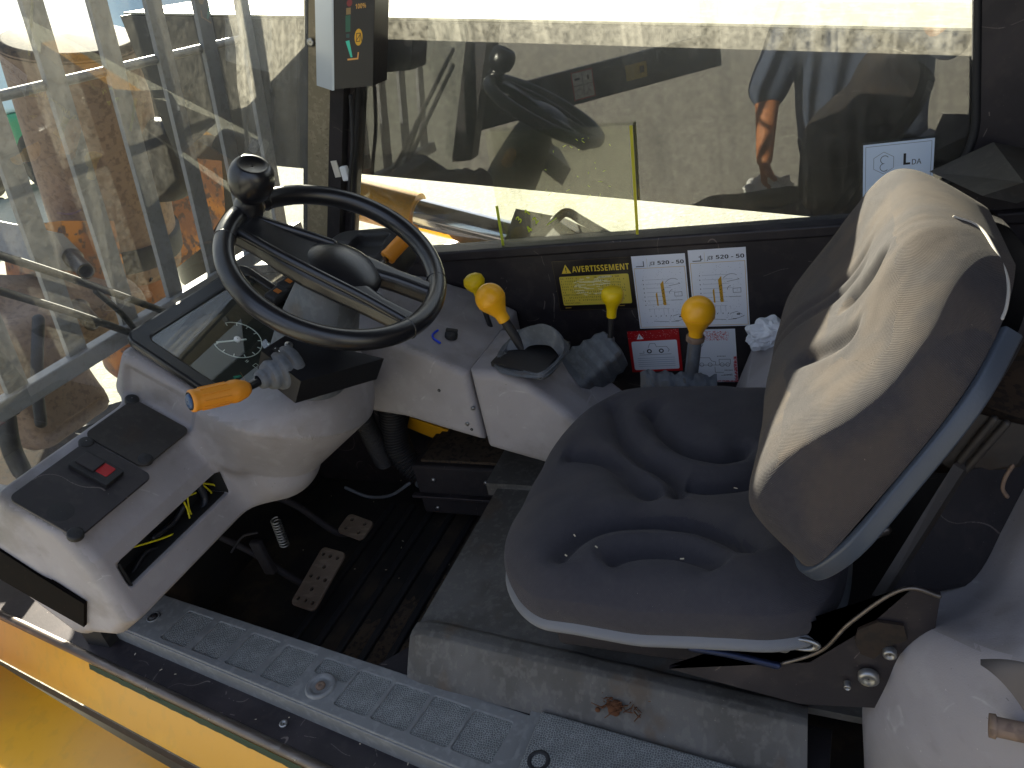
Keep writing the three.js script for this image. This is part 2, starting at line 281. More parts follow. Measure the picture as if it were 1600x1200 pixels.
// printed sheet: corner o, edge e (width), edge f (height), both Vector3; a thin solid with the print on its face
function sheet(name, o, e, f, map, parent, back = 0xdddddd, rough = .5, t = .0012, extra = {}) {
  const g = new THREE.PlaneGeometry(1, 1).translate(.5, .5, 0), n = new THREE.Vector3().crossVectors(e, f).normalize();
  g.applyMatrix4(new THREE.Matrix4().makeBasis(e, f, n).setPosition(o.clone().addScaledVector(n, t)));
  g.computeVertexNormals();
  const grp = parent || null;
  const m = mesh(name, g, M({ map, roughness: rough, ...extra }), grp, true);
  return m;
}
// ---------------------------------------------------------------- ground
{ const g = new THREE.PlaneGeometry(500, 500).rotateX(-Math.PI / 2).translate(0, -.55, 0); structure(mesh('ground', g, K.ground)); }

// ---------------------------------------------------------------- cab shell
const ZW = -1.38;                                   // inner face of the far side wall
const wx = (y) => -1.081 + .393 * (y - .831);       // windscreen plane, leaning back
const cab = thing('machine_cab', 'open dark painted machine cab with raked front pillar and long side window', 'cab');
{
  mesh('side_panel', [box(-1.33, .36, -.05, .70, ZW - .035, ZW, .004), box(-1.33, .36, .694, .716, ZW - .05, ZW + .006, .005)], K.black, cab);
  // wall above with the window opening
  const hole = [[-1.005, .708]];
  const R = .15, cx = .198 - R, cy = .708 + R;
  for (let i = 0; i <= 8; i++) { const a = -Math.PI / 2 + i / 8 * Math.PI / 2; hole.push([cx + R * Math.cos(a), cy + R * Math.sin(a)]); }
  hole.push([.150, 1.50], [-.69, 1.50]);
  mesh('window_surround', plate([[-1.15, .55], [.62, .55], [.62, 1.72], [-.72, 1.72]], V(0, 0, ZW - .04), V(1, 0, 0), V(0, 1, 0), .03, .003, [hole]), K.black, cab);
  const rim = hole.map(([x, y]) => V(x, y, ZW - .014));
  mesh('window_seal', new THREE.TubeGeometry(new THREE.CatmullRomCurve3(rim, true, 'catmullrom', .02), 160, .007, 8, true), K.rubber, cab);
  const pane = (name, a, b, c, d, mat, par = cab) => { const g = grid((u, v) => a.clone().lerp(b, u).lerp(d.clone().lerp(c, u), v), 1, 1); return mesh(name, g, mat, par); };
  const zg = ZW - .026;
  const sw = pane('side_window', V(-1.03, .69, zg), V(.215, .69, zg), V(.215, 1.53, zg), V(-.66, 1.53, zg), K.glass);
  pane('dust_film', V(-1.02, .70, zg + .003), V(.205, .70, zg + .003), V(.205, 1.52, zg + .003), V(-.67, 1.52, zg + .003), K.dustSide, sw);
  const ws = pane('windscreen', V(wx(.60), .60, -1.41), V(wx(.60), .60, -.52), V(wx(1.66), 1.66, -.52), V(wx(1.66), 1.66, -1.41), K.glass);
  pane('dust_film', V(wx(.61) + .004, .61, -1.40), V(wx(.61) + .004, .61, -.53), V(wx(1.65) + .004, 1.65, -.53), V(wx(1.65) + .004, 1.65, -1.40), K.dustFront, ws);
  // the strip that the wiper never reaches keeps its dirt; its edge is ragged
  mesh('unwiped_dirt', grid((u, v) => { const y = lerp(.66, 1.64, v), z1 = -1.17 + .10 * (y - 1) + .012 * noise.noise(y * 14, 0, 1) + .02 * noise.noise(y * 4, 5, 1); return V(wx(y) + .007, y, lerp(-1.40, z1, u)); }, 6, 80), K.dustCorner, ws);
  // far front pillar: rubber seal, painted face, dark trim
  const pil = (z0, z1, a, b) => slab([V(wx(.5) + a, .5, z1), V(wx(.5) + b, .5, z1), V(wx(1.72) + b, 1.72, z1), V(wx(1.72) + a, 1.72, z1)], V(0, 0, z0 - z1));
  mesh('windscreen_seal', pil(-1.43, -1.384, -.004, .014), K.rubber, cab);
  mesh('front_pillar', pil(-1.43, -1.374, .014, .072), K.pillar, cab);
  mesh('pillar_trim', pil(-1.43, -1.366, .072, .104), K.blackDull, cab);
  mesh('near_pillar', slab([V(wx(.70) - .02, .70, -.475), V(wx(.70) + .05, .70, -.475), V(wx(1.72) + .05, 1.72, -.475), V(wx(1.72) - .02, 1.72, -.475)], V(0, 0, -.06)), K.black, cab);
  mesh('lower_bulkhead', box(-1.36, -1.302, -.05, .209, -1.43, -.80), K.floor, cab);
  mesh('windscreen_header', box(wx(1.66) - .03, wx(1.66) + .06, 1.62, 1.72, -1.43, -.48, .01), K.black, cab);
  mesh('scuttle', box(-1.30, wx(.6) + .012, .50, .60, -1.43, -.66, .01), K.black, cab);
  mesh('bulkhead', box(-1.36, -1.30, .21, .56, -1.43, -.665), K.floor, cab);
  mesh('roof', box(-.92, .62, 1.70, 1.78, -1.46, -.42, .02), K.black, cab);
  mesh('rear_wall', box(.58, .62, -.05, 1.72, -1.42, -.45, .01), K.black, cab);
  mesh('rear_pillar', box(.50, .62, -.05, 1.72, -.53, -.43, .01), K.black, cab);
  mesh('floor_pan', box(-1.32, .60, .04, .09, -1.40, -.70), K.floor, cab);
  // rubber mat with raised ribs and dried mud between
  const mat = mesh('floor_mat', box(-1.06, -.66, .09, .097, -1.30, -.76, .003), K.floor, cab);
  for (let i = 0; i < 7; i++) { const x = -1.03 + i * .058; mesh('mat_rib', box(x, x + .016, .095, .107, -1.28, -.775, .004), K.rubber, mat); }
  for (let i = 2; i < 6; i++) { const x = -1.03 + i * .058 + .018; const L = [0, 0, .13, .2, .28, .33][i]; mesh('dried_mud', grid((u, v) => { const X = x + .002 + .036 * u + .006 * noise.noise(v * 9, i, 3), Z = -.785 - L * v - .02 * noise.noise(u * 3, i * 2, 1); return V(X, .0985 + .004 * clamp(.4 + noise.noise(X * 60, Z * 60, 2)), Z); }, 6, 24), K.mud, mat); }
}
// door sill with its tread strip
const SY = .25, SO = V(-1.29, SY, -.783), SE = V(.989, 0, .146).normalize(), SF = V(-.146, 0, .989).normalize();
const sillAt = (s, t, y = 0) => SO.clone().addScaledVector(SE, s).addScaledVector(SF, t).add(V(0, y, 0));
{
  const sill = thing('tread_strip', 'grey moulded tread strip with pebbled square pads along the door sill', 'sill strip');
  const H = [[.175, .036], [.264, .036], [.354, .036], [.443, .036], [.532, .036], [.608, .034], [.684, .034], [.760, .034], [.834, .034]];
  const holes = H.map(([s, w], i) => i === 4 ? roundRect(s - w, .012, s + w, .042, .006) : roundRect(s - w, .012, s + w, .082, .005));
  const outline = [[-.01, -.002], [.90, -.008], [.915, .105], [.0, .092]];
  const e = SE, f = SF.clone().negate();                                 // e x f points up
  const flip = (pts) => pts.map(([a, b]) => [a, -b]);
  mesh('strip', plate(flip(outline).reverse(), SO.clone().add(V(0, -.012, 0)), e, f, .012, .002, holes.map((h) => flip(h))), K.tread, sill);
  H.forEach(([s, w], i) => { const d = i === 4 ? .042 : .082; mesh('pad', plate(flip(roundRect(s - w - .001, .011, s + w + .001, d + .001, .004)), SO.clone().add(V(0, -.011, 0)), e, f, .008, .001), K.pad, sill); });
  mesh('strip_edge', plate(flip([[-.01, .090], [.91, .1035], [.91, .108], [-.01, .0945]]).reverse(), SO.clone().add(V(0, -.04, 0)), e, f, .036, .0015), K.tread, sill);
  for (const [s, t, big] of [[.079, .05, 0], [.531, .063, 1]]) {
    const a = sillAt(s, t, .0), b = sillAt(s, t, .02);
    const sc = mesh('screw_cup', lathe(big ? [[.026, -.002], [.026, .003], [.022, .006], [.016, .003], [.013, -.002], [.001, -.002]] : [[.013, -.002], [.013, .002], [.0105, .002], [.009, -.004], [.001, -.004]], a, b, 28), K.tread, sill);
    mesh('screw', lathe([[.008, 0], [.008, .004], [.004, .006], [.001, .005]], a, b, 16), big ? K.rust : K.rubber, sc);
  }
  // black ledge outside the strip, its worn metal lip, the yellow skirt and the fender below
  const led = thing('sill_ledge', 'black painted door ledge with a worn bare metal lip', 'ledge');
  const q = (px, py, y) => P(px, py, { y });
  const L0 = q(0, 955, .215), L1 = q(506, 1196, .215), dir = L1.clone().sub(L0).normalize(), out = V(-dir.z, 0, dir.x);   // out points to the camera side
  const at = (s, t, y) => L0.clone().addScaledVector(dir, s).addScaledVector(out, t).setY(y);
  mesh('ledge', slab([at(-.4, -.13, .208), at(1.9, -.13, .208), at(1.9, 0, .214), at(-.4, 0, .214)], V(0, -.02, 0)), K.black, led);
  mesh('lip', capTube([at(-.4, .004, .210), at(.4, .004, .211), at(1.0, .004, .211), at(1.9, .004, .210)], .009, 12, 60), K.metal, led);
  mesh('frame_flange', slab([P(-60, 822, { z: -.541 }), P(60, 900, { z: -.541 }), P(131, 944, { z: -.541 }), P(131, 980, { z: -.541 }), P(60, 940, { z: -.541 }), P(-60, 870, { z: -.541 })], V(0, 0, -.006)), M({ map: T.blackPaint, color: 0x5a4a3c, roughness: .85, specularIntensity: .25 }), led);
  const col = mesh('green_fringe', grid((u, v) => at(.35 + u * .8, .012 + .004 * v, .205 - .012 * v - .004 * noise.noise(u * 40, v * 5, 0)), 60, 4), M({ color: 0x39442f, roughness: 1, ...B(T.wear, .003) }), led);
  for (const [px, py] of [[443, 1131], [886, 1290]]) { const c = P(px, py, { y: .214 }); mesh('rivet', lathe([[.007, -.001], [.007, .002], [.004, .0025], [.0035, .0005], [.001, .0005]], c, c.clone().add(V(0, 1, 0)), 18), K.bare, led); }
  const sk = thing('yellow_skirt', 'yellow painted side skirt hanging below the sill lip', 'body panel');
  mesh('skirt', slab([at(-.4, .006, .205), at(1.9, .006, .205), at(1.9, .05, .120), at(-.4, .05, .120)], V(0, -.02, -.03)), K.yellow, sk);
  const fe = thing('yellow_fender', 'broad smooth yellow fender panel under the side skirt', 'fender');
  mesh('fender_top', grid((u, v) => { const s = lerp(-.5, 1.9, u), t = lerp(.058, .46, v); const bulge = .02 * Math.sin(Math.PI * clamp(v * 1.1)); return at(s, t + .014 * Math.sin(s * 2.2), .118 - .16 * v * v - .06 * v + bulge); }, 60, 40), K.yellow, fe);
  mesh('fender_inner_edge', slab([at(-.5, .045, .06), at(1.9, .045, .06), at(1.9, .05, .112), at(-.5, .05, .112)], V(0, -.01, .006)), K.black, fe);
}
// ---------------------------------------------------------------- windscreen guard
{
  const gx = (y) => -1.208 + .2 * (y - .76);
  const gd = thing('windscreen_guard', 'grey steel bar guard standing in front of the dusty windscreen', 'guard');
  for (let i = 0; i < 8; i++) {
    const z = -.584 - .1225 * i;
    mesh('guard_bar', slab([V(gx(.74), .74, z - .0185), V(gx(.74), .74, z + .0185), V(gx(1.62), 1.62, z + .0185), V(gx(1.62), 1.62, z - .0185)], V(-.009, .0018, 0)), K.guard, gd);
  }
  mesh('guard_rail', box(gx(.76) - .016, gx(.76) + .016, .745, .775, -1.50, -.54, .003), K.guard, gd);
  mesh('guard_rail', box(gx(1.62) - .012, gx(1.62) + .012, 1.60, 1.63, -1.50, -.54, .003), K.guard, gd);
  mesh('cross_rod', cyl(V(gx(1.186) - .012, 1.186, -1.46), V(gx(1.186) - .012, 1.186, -.56), .008, .008, 12), K.guard, gd);
  const wp = thing('windscreen_wiper', 'black twin rod wiper arm lying across the lower windscreen', 'wiper');
  const W = (px, py) => { const n = V(1, -.393, 0).normalize(); return P(px, py, { n, p: V(wx(.8) - .02, .8, 0) }); };
  mesh('wiper_rod', capTube([W(-60, 380), W(120, 438), W(285, 497)], .006, 10), K.rubber, wp);
  mesh('wiper_rod', capTube([W(-60, 437), W(110, 488), W(232, 530)], .006, 10), K.rubber, wp);
  mesh('wiper_link', capTube([W(150, 455), W(190, 490), W(215, 520)], .005, 8), K.rubber, wp);
}
// ---------------------------------------------------------------- dash console
{
  const dash = thing('dash_console', 'grey moulded dash console with an open wiring slot and bulging column cover', 'dashboard');
  const sec = sdPoly([[-1.165, .655], [-1.125, .692], [-1.028, .634], [-.998, .57], [-.985, .448], [-1.04, .41], [-1.14, .40], [-1.24, .52], [-1.22, .63]]);
  const toe = sdPoly([[-1.12, .40], [-1.10, .66], [-1.165, .66], [-1.40, .70], [-1.42, .60], [-1.26, .53]]);
  const c40 = Math.cos(40 * Math.PI / 180), s40 = Math.sin(40 * Math.PI / 180);
  const lowA = V(-.965, .505, -.925), lowB = V(-.925, .615, -.955), p = V(0, 0, 0);
  const f = (x, y, z) => {
    p.set(x, y, z);
    const arm = smin(sdPrism(sec, x, y, z, -1.02, -.548, .022), sdPrism(toe, x, y, z, -.61, -.552, .016), .02);
    // housing of the instruments, tilted 40 degrees to the driver
    const dx = x + 1.03, dy = y - .655, a = dx * c40 - dy * s40, b = dx * s40 + dy * c40;
    const hous = sdBox(a, b, z + .985, .135, .055, .165, .02);
    let bulge = sdCone(p, lowA, lowB, .085, .165);
    bulge = smax(bulge, y - .672 + .25 * (x + .9) * 0, .05);
    let d = smin(smin(arm, bulge, .045), hous, .03);
    d = Math.max(d, -sdBox(x + .985, y - .521, z + .698, .055, .0225, .118, .003));      // wiring slot
    // flat seat for the switch plates
    const qx = x + 1.122, qy = y - .6905, qs = qx * .848 - qy * .53, qn = qx * .53 + qy * .848;
    d = smax(d, -sdBox(qs - .055, qn - .031, z + .687, .067, .031, .141, .008), .014);
    return d;
  };
  mesh('moulding', field(f, V(-1.46, .36, -1.2), V(-.70, .84, -.52), .0058), K.plastic, dash);
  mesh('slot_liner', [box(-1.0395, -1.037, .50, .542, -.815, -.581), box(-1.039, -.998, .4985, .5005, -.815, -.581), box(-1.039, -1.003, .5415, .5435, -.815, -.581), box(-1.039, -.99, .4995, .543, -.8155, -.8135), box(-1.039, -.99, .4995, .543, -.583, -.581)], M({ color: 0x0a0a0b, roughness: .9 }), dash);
  // switch plates on the sloping face
  const e = V(0, 0, 1), th = 32 * Math.PI / 180, f1 = V(Math.cos(th), -Math.sin(th), 0).negate(), nn = new THREE.Vector3().crossVectors(f1, e);
  const O = V(-1.122, .6905, -.822);
  const plane = { n: V(Math.sin(th), Math.cos(th), 0), p: O };
  const on = (px, py, lift = 0) => P(px, py, { n: plane.n, p: O.clone().addScaledVector(plane.n, lift) });
  const loc = (px, py) => { const q = on(px, py).sub(O); return [q.dot(e), q.dot(f1)]; };
  const plateOf = (name, corners, r, depth, mat, lift, par) => {
    const L = corners.map(([x, y]) => loc(x, y)), xs = L.map((q) => q[0]), ys = L.map((q) => q[1]);
    // e x f1 points down, so build with e and -f1
    return mesh(name, plate(roundRect(Math.min(...xs), -Math.max(...ys), Math.max(...xs), -Math.min(...ys), r), O.clone().addScaledVector(plane.n, lift + .003), e, f1.clone().negate(), depth, .001), mat, par);
  };
  const flipN = new THREE.Vector3().crossVectors(e, f1.clone().negate()).dot(plane.n) > 0;
  const up = flipN ? 0 : .004;
  const sp = thing('switch_panel', 'dusty black switch panel in two plates on the grey console', 'switch panel');
  const upper = plateOf('upper_plate', [[207, 628], [289, 671], [225, 735], [140, 688]], .012, .004, M({ map: T.castGrey, color: 0x8c8178, roughness: .8, ...B(T.grain, .0006) }), up, sp);
  const lower = plateOf('lower_plate', [[136, 692], [222, 738], [122, 846], [33, 795]], .012, .004, K.black, up, sp);
  for (const [px, py, par] of [[206, 626, upper], [135, 693, lower], [227, 719, upper], [118, 836, lower]]) { const c = on(px, py, .003); mesh('corner_cap', lathe([[.0115, -.002], [.0115, .004], [.009, .0065], [.001, .007]], c, c.clone().add(plane.n), 20), K.rubber, par); }
  { const c = on(95, 802, .003); mesh('blank_cap', lathe([[.021, -.002], [.021, .002], [.018, .004], [.001, .0042]], c, c.clone().add(plane.n), 32), K.rubber, lower); }
  const rs = thing('rocker_switch', 'black rocker switch with red end on the lower switch plate', 'switch');
  const rim = plateOf('rocker_frame', [[134, 713], [192, 744], [166, 768], [112, 735]], .003, .008, K.rubber, up + (flipN ? .003 : .009), rs);
  plateOf('rocker', [[136, 717], [160, 731], [146, 748], [124, 733]], .002, .012, K.black, up + (flipN ? .003 : .012), rs);
  plateOf('red_end', [[163, 732], [180, 742], [166, 755], [151, 746]], .003, .009, M({ color: 0xa3161c, roughness: .45 }), up + (flipN ? .003 : .009), rs);
  // wires in the slot
  const wires = [['yellow_wire', 0xd2c61c, .0016, [[190, 860], [262, 838], [296, 820], [294, 800], [288, 785]]], ['yellow_wire', 0xd2c61c, .0016, [[292, 770], [297, 800], [308, 815]]], ['yellow_wire', 0xd2c61c, .0016, [[316, 757], [330, 770], [334, 790], [325, 803]]], ['yellow_wire', 0xcbbf20, .0016, [[318, 755], [338, 760], [347, 778], [345, 785]]], ['yellow_wire', 0xd2c61c, .0014, [[270, 790], [276, 788], [284, 780], [306, 770]]], ['black_wire', 0x1a1c22, .005, [[240, 840], [272, 815], [288, 790]]], ['black_wire', 0x20242c, .006, [[312, 760], [320, 780], [314, 805]]], ['black_wire', 0x141418, .004, [[205, 900], [230, 862], [262, 858]]]];
  const hb = thing('wiring_loom', 'loose yellow and black wires inside the open console slot', 'wires');
  wires.forEach(([n, c, r, pts], i) => mesh(n, capTube(pts.map(([a, b], k) => P(a, b, { x: -1.012 - .004 * (i % 3) - .003 * (k % 2) })), r, 8), M({ color: c, roughness: .5 }), hb));
  // instrument cluster: bezel, dark face under clear cover, dial
  const N = V(s40, c40, 0), C0 = V(-1.095, .783, 0).addScaledVector(N, .006);
  const ic = thing('instrument_cluster', 'black framed instrument panel with one round speed dial behind clear cover', 'instrument panel');
  const ce = V(c40, -s40, 0), cf = V(0, 0, -1);                             // ce x cf = N
  const W = .262, z0 = -.838, D = .315;
  const o = V(C0.x, C0.y, z0);
  mesh('bezel', plate(roundRect(-.008, -.006, W, D, .022), o, ce, cf, .016, .005, [roundRect(.022, .022, W - .014, D - .02, .012)]), K.wheel, ic);
  const face = canvas(1024, 1024, (x, w, h) => { // u along the slope, v along the width
    x.fillStyle = '#15160f'; x.fillRect(0, 0, w, h);
    x.fillStyle = '#1b1d14'; for (let i = 0; i < 400; i++) { const a = hash(i, 1, 3) * w, b = hash(i, 2, 3) * h; x.fillRect(a, b, 30 * hash(i, 3, 3), 3); }
  });
  const fo = o.clone().addScaledVector(N, .003);
  sheet('dial_face', fo, ce.clone().multiplyScalar(W), cf.clone().multiplyScalar(D), face, ic, 0, .6, 0);
  // dial: ring, ticks, needle, numerals lie in the face plane
  const fn = (px, py, l) => P(px, py, { n: N, p: fo.clone().addScaledVector(N, l) });
  const dc = fn(370, 532, .004), R = dc.distanceTo(fn(330, 532, .004)) * 1.0, white = M({ color: 0xd9dcd6, roughness: .5 });
  const dialE = ce, dialF = cf;
  const onDial = (a, r, l = .002) => dc.clone().addScaledVector(dialE, r * Math.cos(a)).addScaledVector(dialF, r * Math.sin(a)).addScaledVector(N, l);
  const RD = .044;
  mesh('dial_ring', new THREE.TubeGeometry(new THREE.CatmullRomCurve3(Array.from({ length: 40 }, (_, i) => onDial(-2.0 + i / 39 * 4.7, RD))), 120, .0009, 6), white, ic);
  for (let i = 0; i < 11; i++) { const a = -2.0 + i / 10 * 4.7; mesh('dial_tick', beam(onDial(a, RD), onDial(a, RD - .007), .0014, .0008, N), white, ic); }
  const tip = fn(338, 535, .006), tail = fn(385, 530, .006);
  const nd = mesh('needle', beam(tip, tail, .0028, .0012, N), M({ color: 0xf2f2ee, roughness: .4 }), ic);
  mesh('needle_hub', lathe([[.006, -.002], [.006, .002], [.001, .0025]], dc.clone().addScaledVector(N, .003), dc.clone().addScaledVector(N, 1), 20), M({ color: 0xf2f2ee, roughness: .4 }), nd);
  const marks = canvas(512, 512, (x, w, h) => { x.clearRect(0, 0, w, h); x.strokeStyle = '#cfd3cc'; x.fillStyle = '#d4d8d0'; x.font = 'bold 44px sans-serif'; x.lineWidth = 6; x.fillText('0', 60, 120); x.fillText('E', 300, 120); x.fillStyle = '#7fd07a'; x.fillRect(360, 240, 70, 46); x.strokeRect(150, 380, 180, 40); x.fillStyle = '#d4d8d0'; x.fillText('H', 60, 430); x.beginPath(); x.moveTo(100, 160); x.lineTo(270, 160); x.stroke(); x.beginPath(); x.moveTo(480, 20); x.lineTo(480, 360); x.stroke(); });
  sheet('printed_symbols', dc.clone().addScaledVector(ce, .03).addScaledVector(cf, -.05).addScaledVector(N, .001), ce.clone().multiplyScalar(.09), cf.clone().multiplyScalar(.11), marks, ic, 0, .6, 0, { transparent: true });
  mesh('clear_cover', grid((u, v) => o.clone().addScaledVector(ce, .015 + u * (W - .024)).addScaledVector(cf, .015 + v * (D - .03)).addScaledVector(N, .0115), 1, 1), K.glass, ic);
}
// ---------------------------------------------------------------- far side console
{
  const sc = thing('side_console', 'grey two piece console running along the dark side wall beside the seat', 'console');
  const A = sdPoly([[-1.06, .70], [-.82, .668], [-.70, .622], [-.622, .578], [-.622, .428], [-.70, .452], [-.78, .478], [-.9, .497], [-1.06, .50]]);
  const Bp = sdPoly([[-.616, .586], [-.56, .586], [-.505, .560], [-.445, .505], [-.385, .445], [-.32, .41], [-.32, .33], [-.616, .418]]);
  mesh('front_piece', field((x, y, z) => sdPrism(A, x, y, z, -1.379, -1.098, .014), V(-1.08, .40, -1.40), V(-.60, .72, -1.08), .005), K.plastic, sc);
  mesh('rear_piece', field((x, y, z) => sdPrism(Bp, x, y, z, -1.275, -1.092, .016), V(-.64, .30, -1.40), V(-.28, .61, -1.07), .005), K.plastic, sc);
  for (const [x, y] of [[-.648, .47], [-.628, .505]]) mesh('panel_screw', lathe([[.004, -.002], [.004, .002], [.001, .003]], V(x, y, -1.098), V(x, y, 0), 12), K.bare, sc);
  for (const [px, py] of [[686, 610], [737, 671]]) { const c = P(px, py, { z: -1.0975 }); mesh('drill_hole', lathe([[.003, -.001], [.003, .0006], [.001, .0007]], c, c.clone().add(V(0, 0, 1)), 12), K.rubber, sc); }
  // rear corner moulding behind the seat
  const rc = thing('corner_moulding', 'grey moulded corner box behind the far side of the seat', 'moulding');
  const Cp = sdPoly([[-.17, .30], [-.185, .40], [-.145, .50], [-.10, .535], [.02, .545], [.08, .54], [.08, .30]]);
  mesh('moulding', field((x, y, z) => sdPrism(Cp, x, y, z, -1.379, -1.13, .03), V(-.22, .28, -1.40), V(.34, .6, -1.10), .007), K.plastic, rc);
  // white rag
  const rg = new THREE.IcosahedronGeometry(1, 24), pp = rg.attributes.position;
  for (let i = 0; i < pp.count; i++) { const v = V(pp.getX(i), pp.getY(i), pp.getZ(i)); const k = 1 + .35 * noise.noise(v.x * 1.7, v.y * 1.7, v.z * 1.7 + 5) - .22 * Math.abs(noise.noise(v.x * 2.4 + 7, v.y * 2.4, v.z * 2.4)) + .04 * noise.noise(v.x * 7, v.y * 7, v.z * 7); v.multiplyScalar(k); pp.setXYZ(i, v.x * .038, v.y * .030, v.z * .030); }
  rg.computeVertexNormals(); const rcp = P(1200, 522, { z: -1.30 }); rg.translate(rcp.x, rcp.y, rcp.z);
  tag(mesh('crumpled_rag', rg, M({ color: 0xd9dde4, roughness: .9 })), 'crumpled white rag stuffed beside the backrest', 'rag');
}
// ---------------------------------------------------------------- levers
function ball(name, parent, c, dirTip, r, mat) { // a ball grip with a neck below; c centre of the ball
  const a = c.clone().addScaledVector(dirTip, -r * 1.75);
  const pr = [[r * .36, -.002], [r * .42, 0], [r * .43, r * .45], [r * .55, r * .72]];
  for (let i = 0; i <= 22; i++) { const t = -1.02 + i / 22 * (1.02 + Math.PI / 2); if (i > 2) pr.push([r * Math.cos(t), r * 1.75 + r * Math.sin(t)]); }
  const g = mesh(name, lathe(pr, a, a.clone().add(dirTip), 40), mat, parent);
  const seam = new THREE.TorusGeometry(r * .985, r * .018, 6, 60); const m = frame(c, c.clone().add(dirTip)); m.setPosition(c.clone().addScaledVector(dirTip, -r * .22));
  seam.rotateX(Math.PI / 2).applyMatrix4(m); mesh('mould_seam', seam, mat, g);
  return a;
}
{
  // gear lever on the console
  const l1 = thing('gear_lever', 'orange ball topped gear lever rising from a torn grey gaiter', 'lever');
  const base = P(828, 562, { z: -1.165 }), c = P(766, 466, { z: -1.165 }), d = c.clone().sub(base).normalize();
  const n1 = ball('ball_grip', l1, c, d, .0275, K.knob);
  mesh('shaft', cyl(base.clone().addScaledVector(d, -.04), n1.clone().addScaledVector(d, .005), .0095, .0085, 20), K.rubber, l1);
  const bx = P(832, 556, { y: .592 });
  const gt = mesh('gaiter_base', (() => { const q = (px, py) => P(px, py, { y: .588 }); return slab([q(768, 572), q(845, 592), q(892, 540), q(815, 522)], V(0, .008, 0)); })(), K.rubber, l1);
  const collar = (k) => [[790, 545, .60], [845, 582, .60], [882, 545, .612], [868, 512, .655], [815, 512, .635]].map(([a, b, y]) => P(a, b, { y }));
  const cc = collar(), mid = cc.reduce((s, p) => s.add(p), V(0, 0, 0)).multiplyScalar(.2);
  const rim = new THREE.CatmullRomCurve3(cc, true), foot = new THREE.CatmullRomCurve3([[772, 571], [845, 590], [890, 541], [858, 524], [815, 523]].map(([a, b]) => P(a, b, { y: .592 })), true);
  mesh('gaiter', grid((u, v) => { const a = foot.getPoint(u), b = rim.getPoint(u); const q = a.lerp(b, Math.min(v / .8, 1)); const k = Math.max(0, (v - .8) / .2); q.lerp(mid.clone().setY(.585), k * .28); q.y -= k * .02; q.y += .004 * noise.noise(u * 8, v * 6, 2); q.x += .006 * noise.noise(u * 6, v * 5, 9); return q; }, 60, 16), K.greyRubber, l1);
  // small lemon lever behind
  const l0 = thing('auxiliary_lever', 'short lemon yellow knob lever half hidden behind the gear lever', 'lever');
  const c0 = P(741, 441, { z: -1.27 }); const d0 = V(-.1, 1, .06).normalize();
  mesh('knob', lathe([[.009, -.05], [.009, -.02], [.019, -.008], [.0215, .0], [.019, .010], [.012, .015], [.001, .016]], c0, c0.clone().add(d0), 28), K.knobLemon, l0);
  mesh('shaft', cyl(c0.clone().addScaledVector(d0, -.14), c0.clone().addScaledVector(d0, -.045), .005), K.rubber, l0);
  // mushroom lever with bellows
  const l2 = thing('auxiliary_lever', 'lemon yellow mushroom knob lever in a slanted grey bellows boot', 'lever');
  const b2 = P(952, 555, { z: -1.27 }), c2 = P(957, 463, { z: -1.27 }), d2 = c2.clone().sub(b2).normalize();
  mesh('knob', lathe([[.009, -.042], [.0095, -.028], [.012, -.017], [.0195, -.007], [.0215, .002], [.0205, .010], [.015, .0155], [.001, .017]], c2, c2.clone().add(d2), 32), K.knobLemon, l2);
  mesh('shaft', cyl(b2, c2.clone().addScaledVector(d2, -.038), .0055, .0055, 16), K.rubber, l2);
  mesh('sleeve', lathe([[.013, -.02], [.0105, .02], [.008, .038], [.006, .04]], b2, c2, 20), K.greyRubber, l2);
  const foot2 = [[885, 565], [928, 602], [992, 575], [948, 520]].map(([a, b]) => P(a, b, { z: -1.25 }));
  { // bellows: square rings from a wide foot to the sleeve
    const b = mesh('bellows', grid((u, v) => {
      const top = P(966, 541, { z: -1.285 }), ft = P(896, 594, { z: -1.225 }); const ax = lerp(0, 1, v), ctr = ft.clone().lerp(top, ax);
      const a = u * Math.PI * 2, k = 1 / Math.max(Math.abs(Math.cos(a)), Math.abs(Math.sin(a))), q = Math.min(lerp(1, k, .95), 1.30);
      const wave = Math.pow(Math.abs(((v * 4.4) % 1) * 2 - 1), .9), r = lerp(.047, .034, v) * (1 - .14 * wave * (1 - .5 * v)) * (v > .92 ? Math.sqrt(Math.max(0, 1 - Math.pow((v - .92) / .08, 2))) : 1);
      const ux = V(.35, -.55, .75).normalize(), dir = top.clone().sub(ft).normalize(), e = ux.clone().addScaledVector(dir, -ux.dot(dir)).normalize(), f = new THREE.Vector3().crossVectors(dir, e);
      return ctr.addScaledVector(e, r * q * Math.cos(a)).addScaledVector(f, r * q * Math.sin(a));
    }, 64, 70), K.greyRubber, l2);
  }
  // tall lever by the seat
  const l3 = thing('boom_lever', 'orange ball topped lever on a thick grey shaft beside the seat', 'lever');
  const b3 = P(1078, 604, { z: -1.20 }), c3 = P(1091, 488, { z: -1.20 }), d3 = c3.clone().sub(b3).normalize();
  const n3 = ball('ball_grip', l3, c3, d3, .0285, K.knob);
  mesh('shaft', cyl(b3.clone().addScaledVector(d3, -.12), n3.clone().addScaledVector(d3, .002), .0122, .0118, 22), K.greyRubber, l3);
  mesh('collar', lathe([[.013, -.006], [.0158, -.004], [.0158, .004], [.013, .006]], n3, n3.clone().add(d3), 24), K.rust, l3);
  // foam edge under the lever
  const fo = thing('foam_strip', 'ragged grey foam edge showing behind the seat cushion', 'foam');
  mesh('foam', grid((u, v) => { const px = lerp(1000, 1120, u), a = P(px, 582 - 6 * Math.abs(Math.sin(u * 14)) + 8 * u, { z: -1.19 }); return a.add(V(0, -.05 * v, .04 * v * v + .004 * noise.noise(u * 20, v * 9, 0))); }, 60, 8), K.greyRubber, fo);
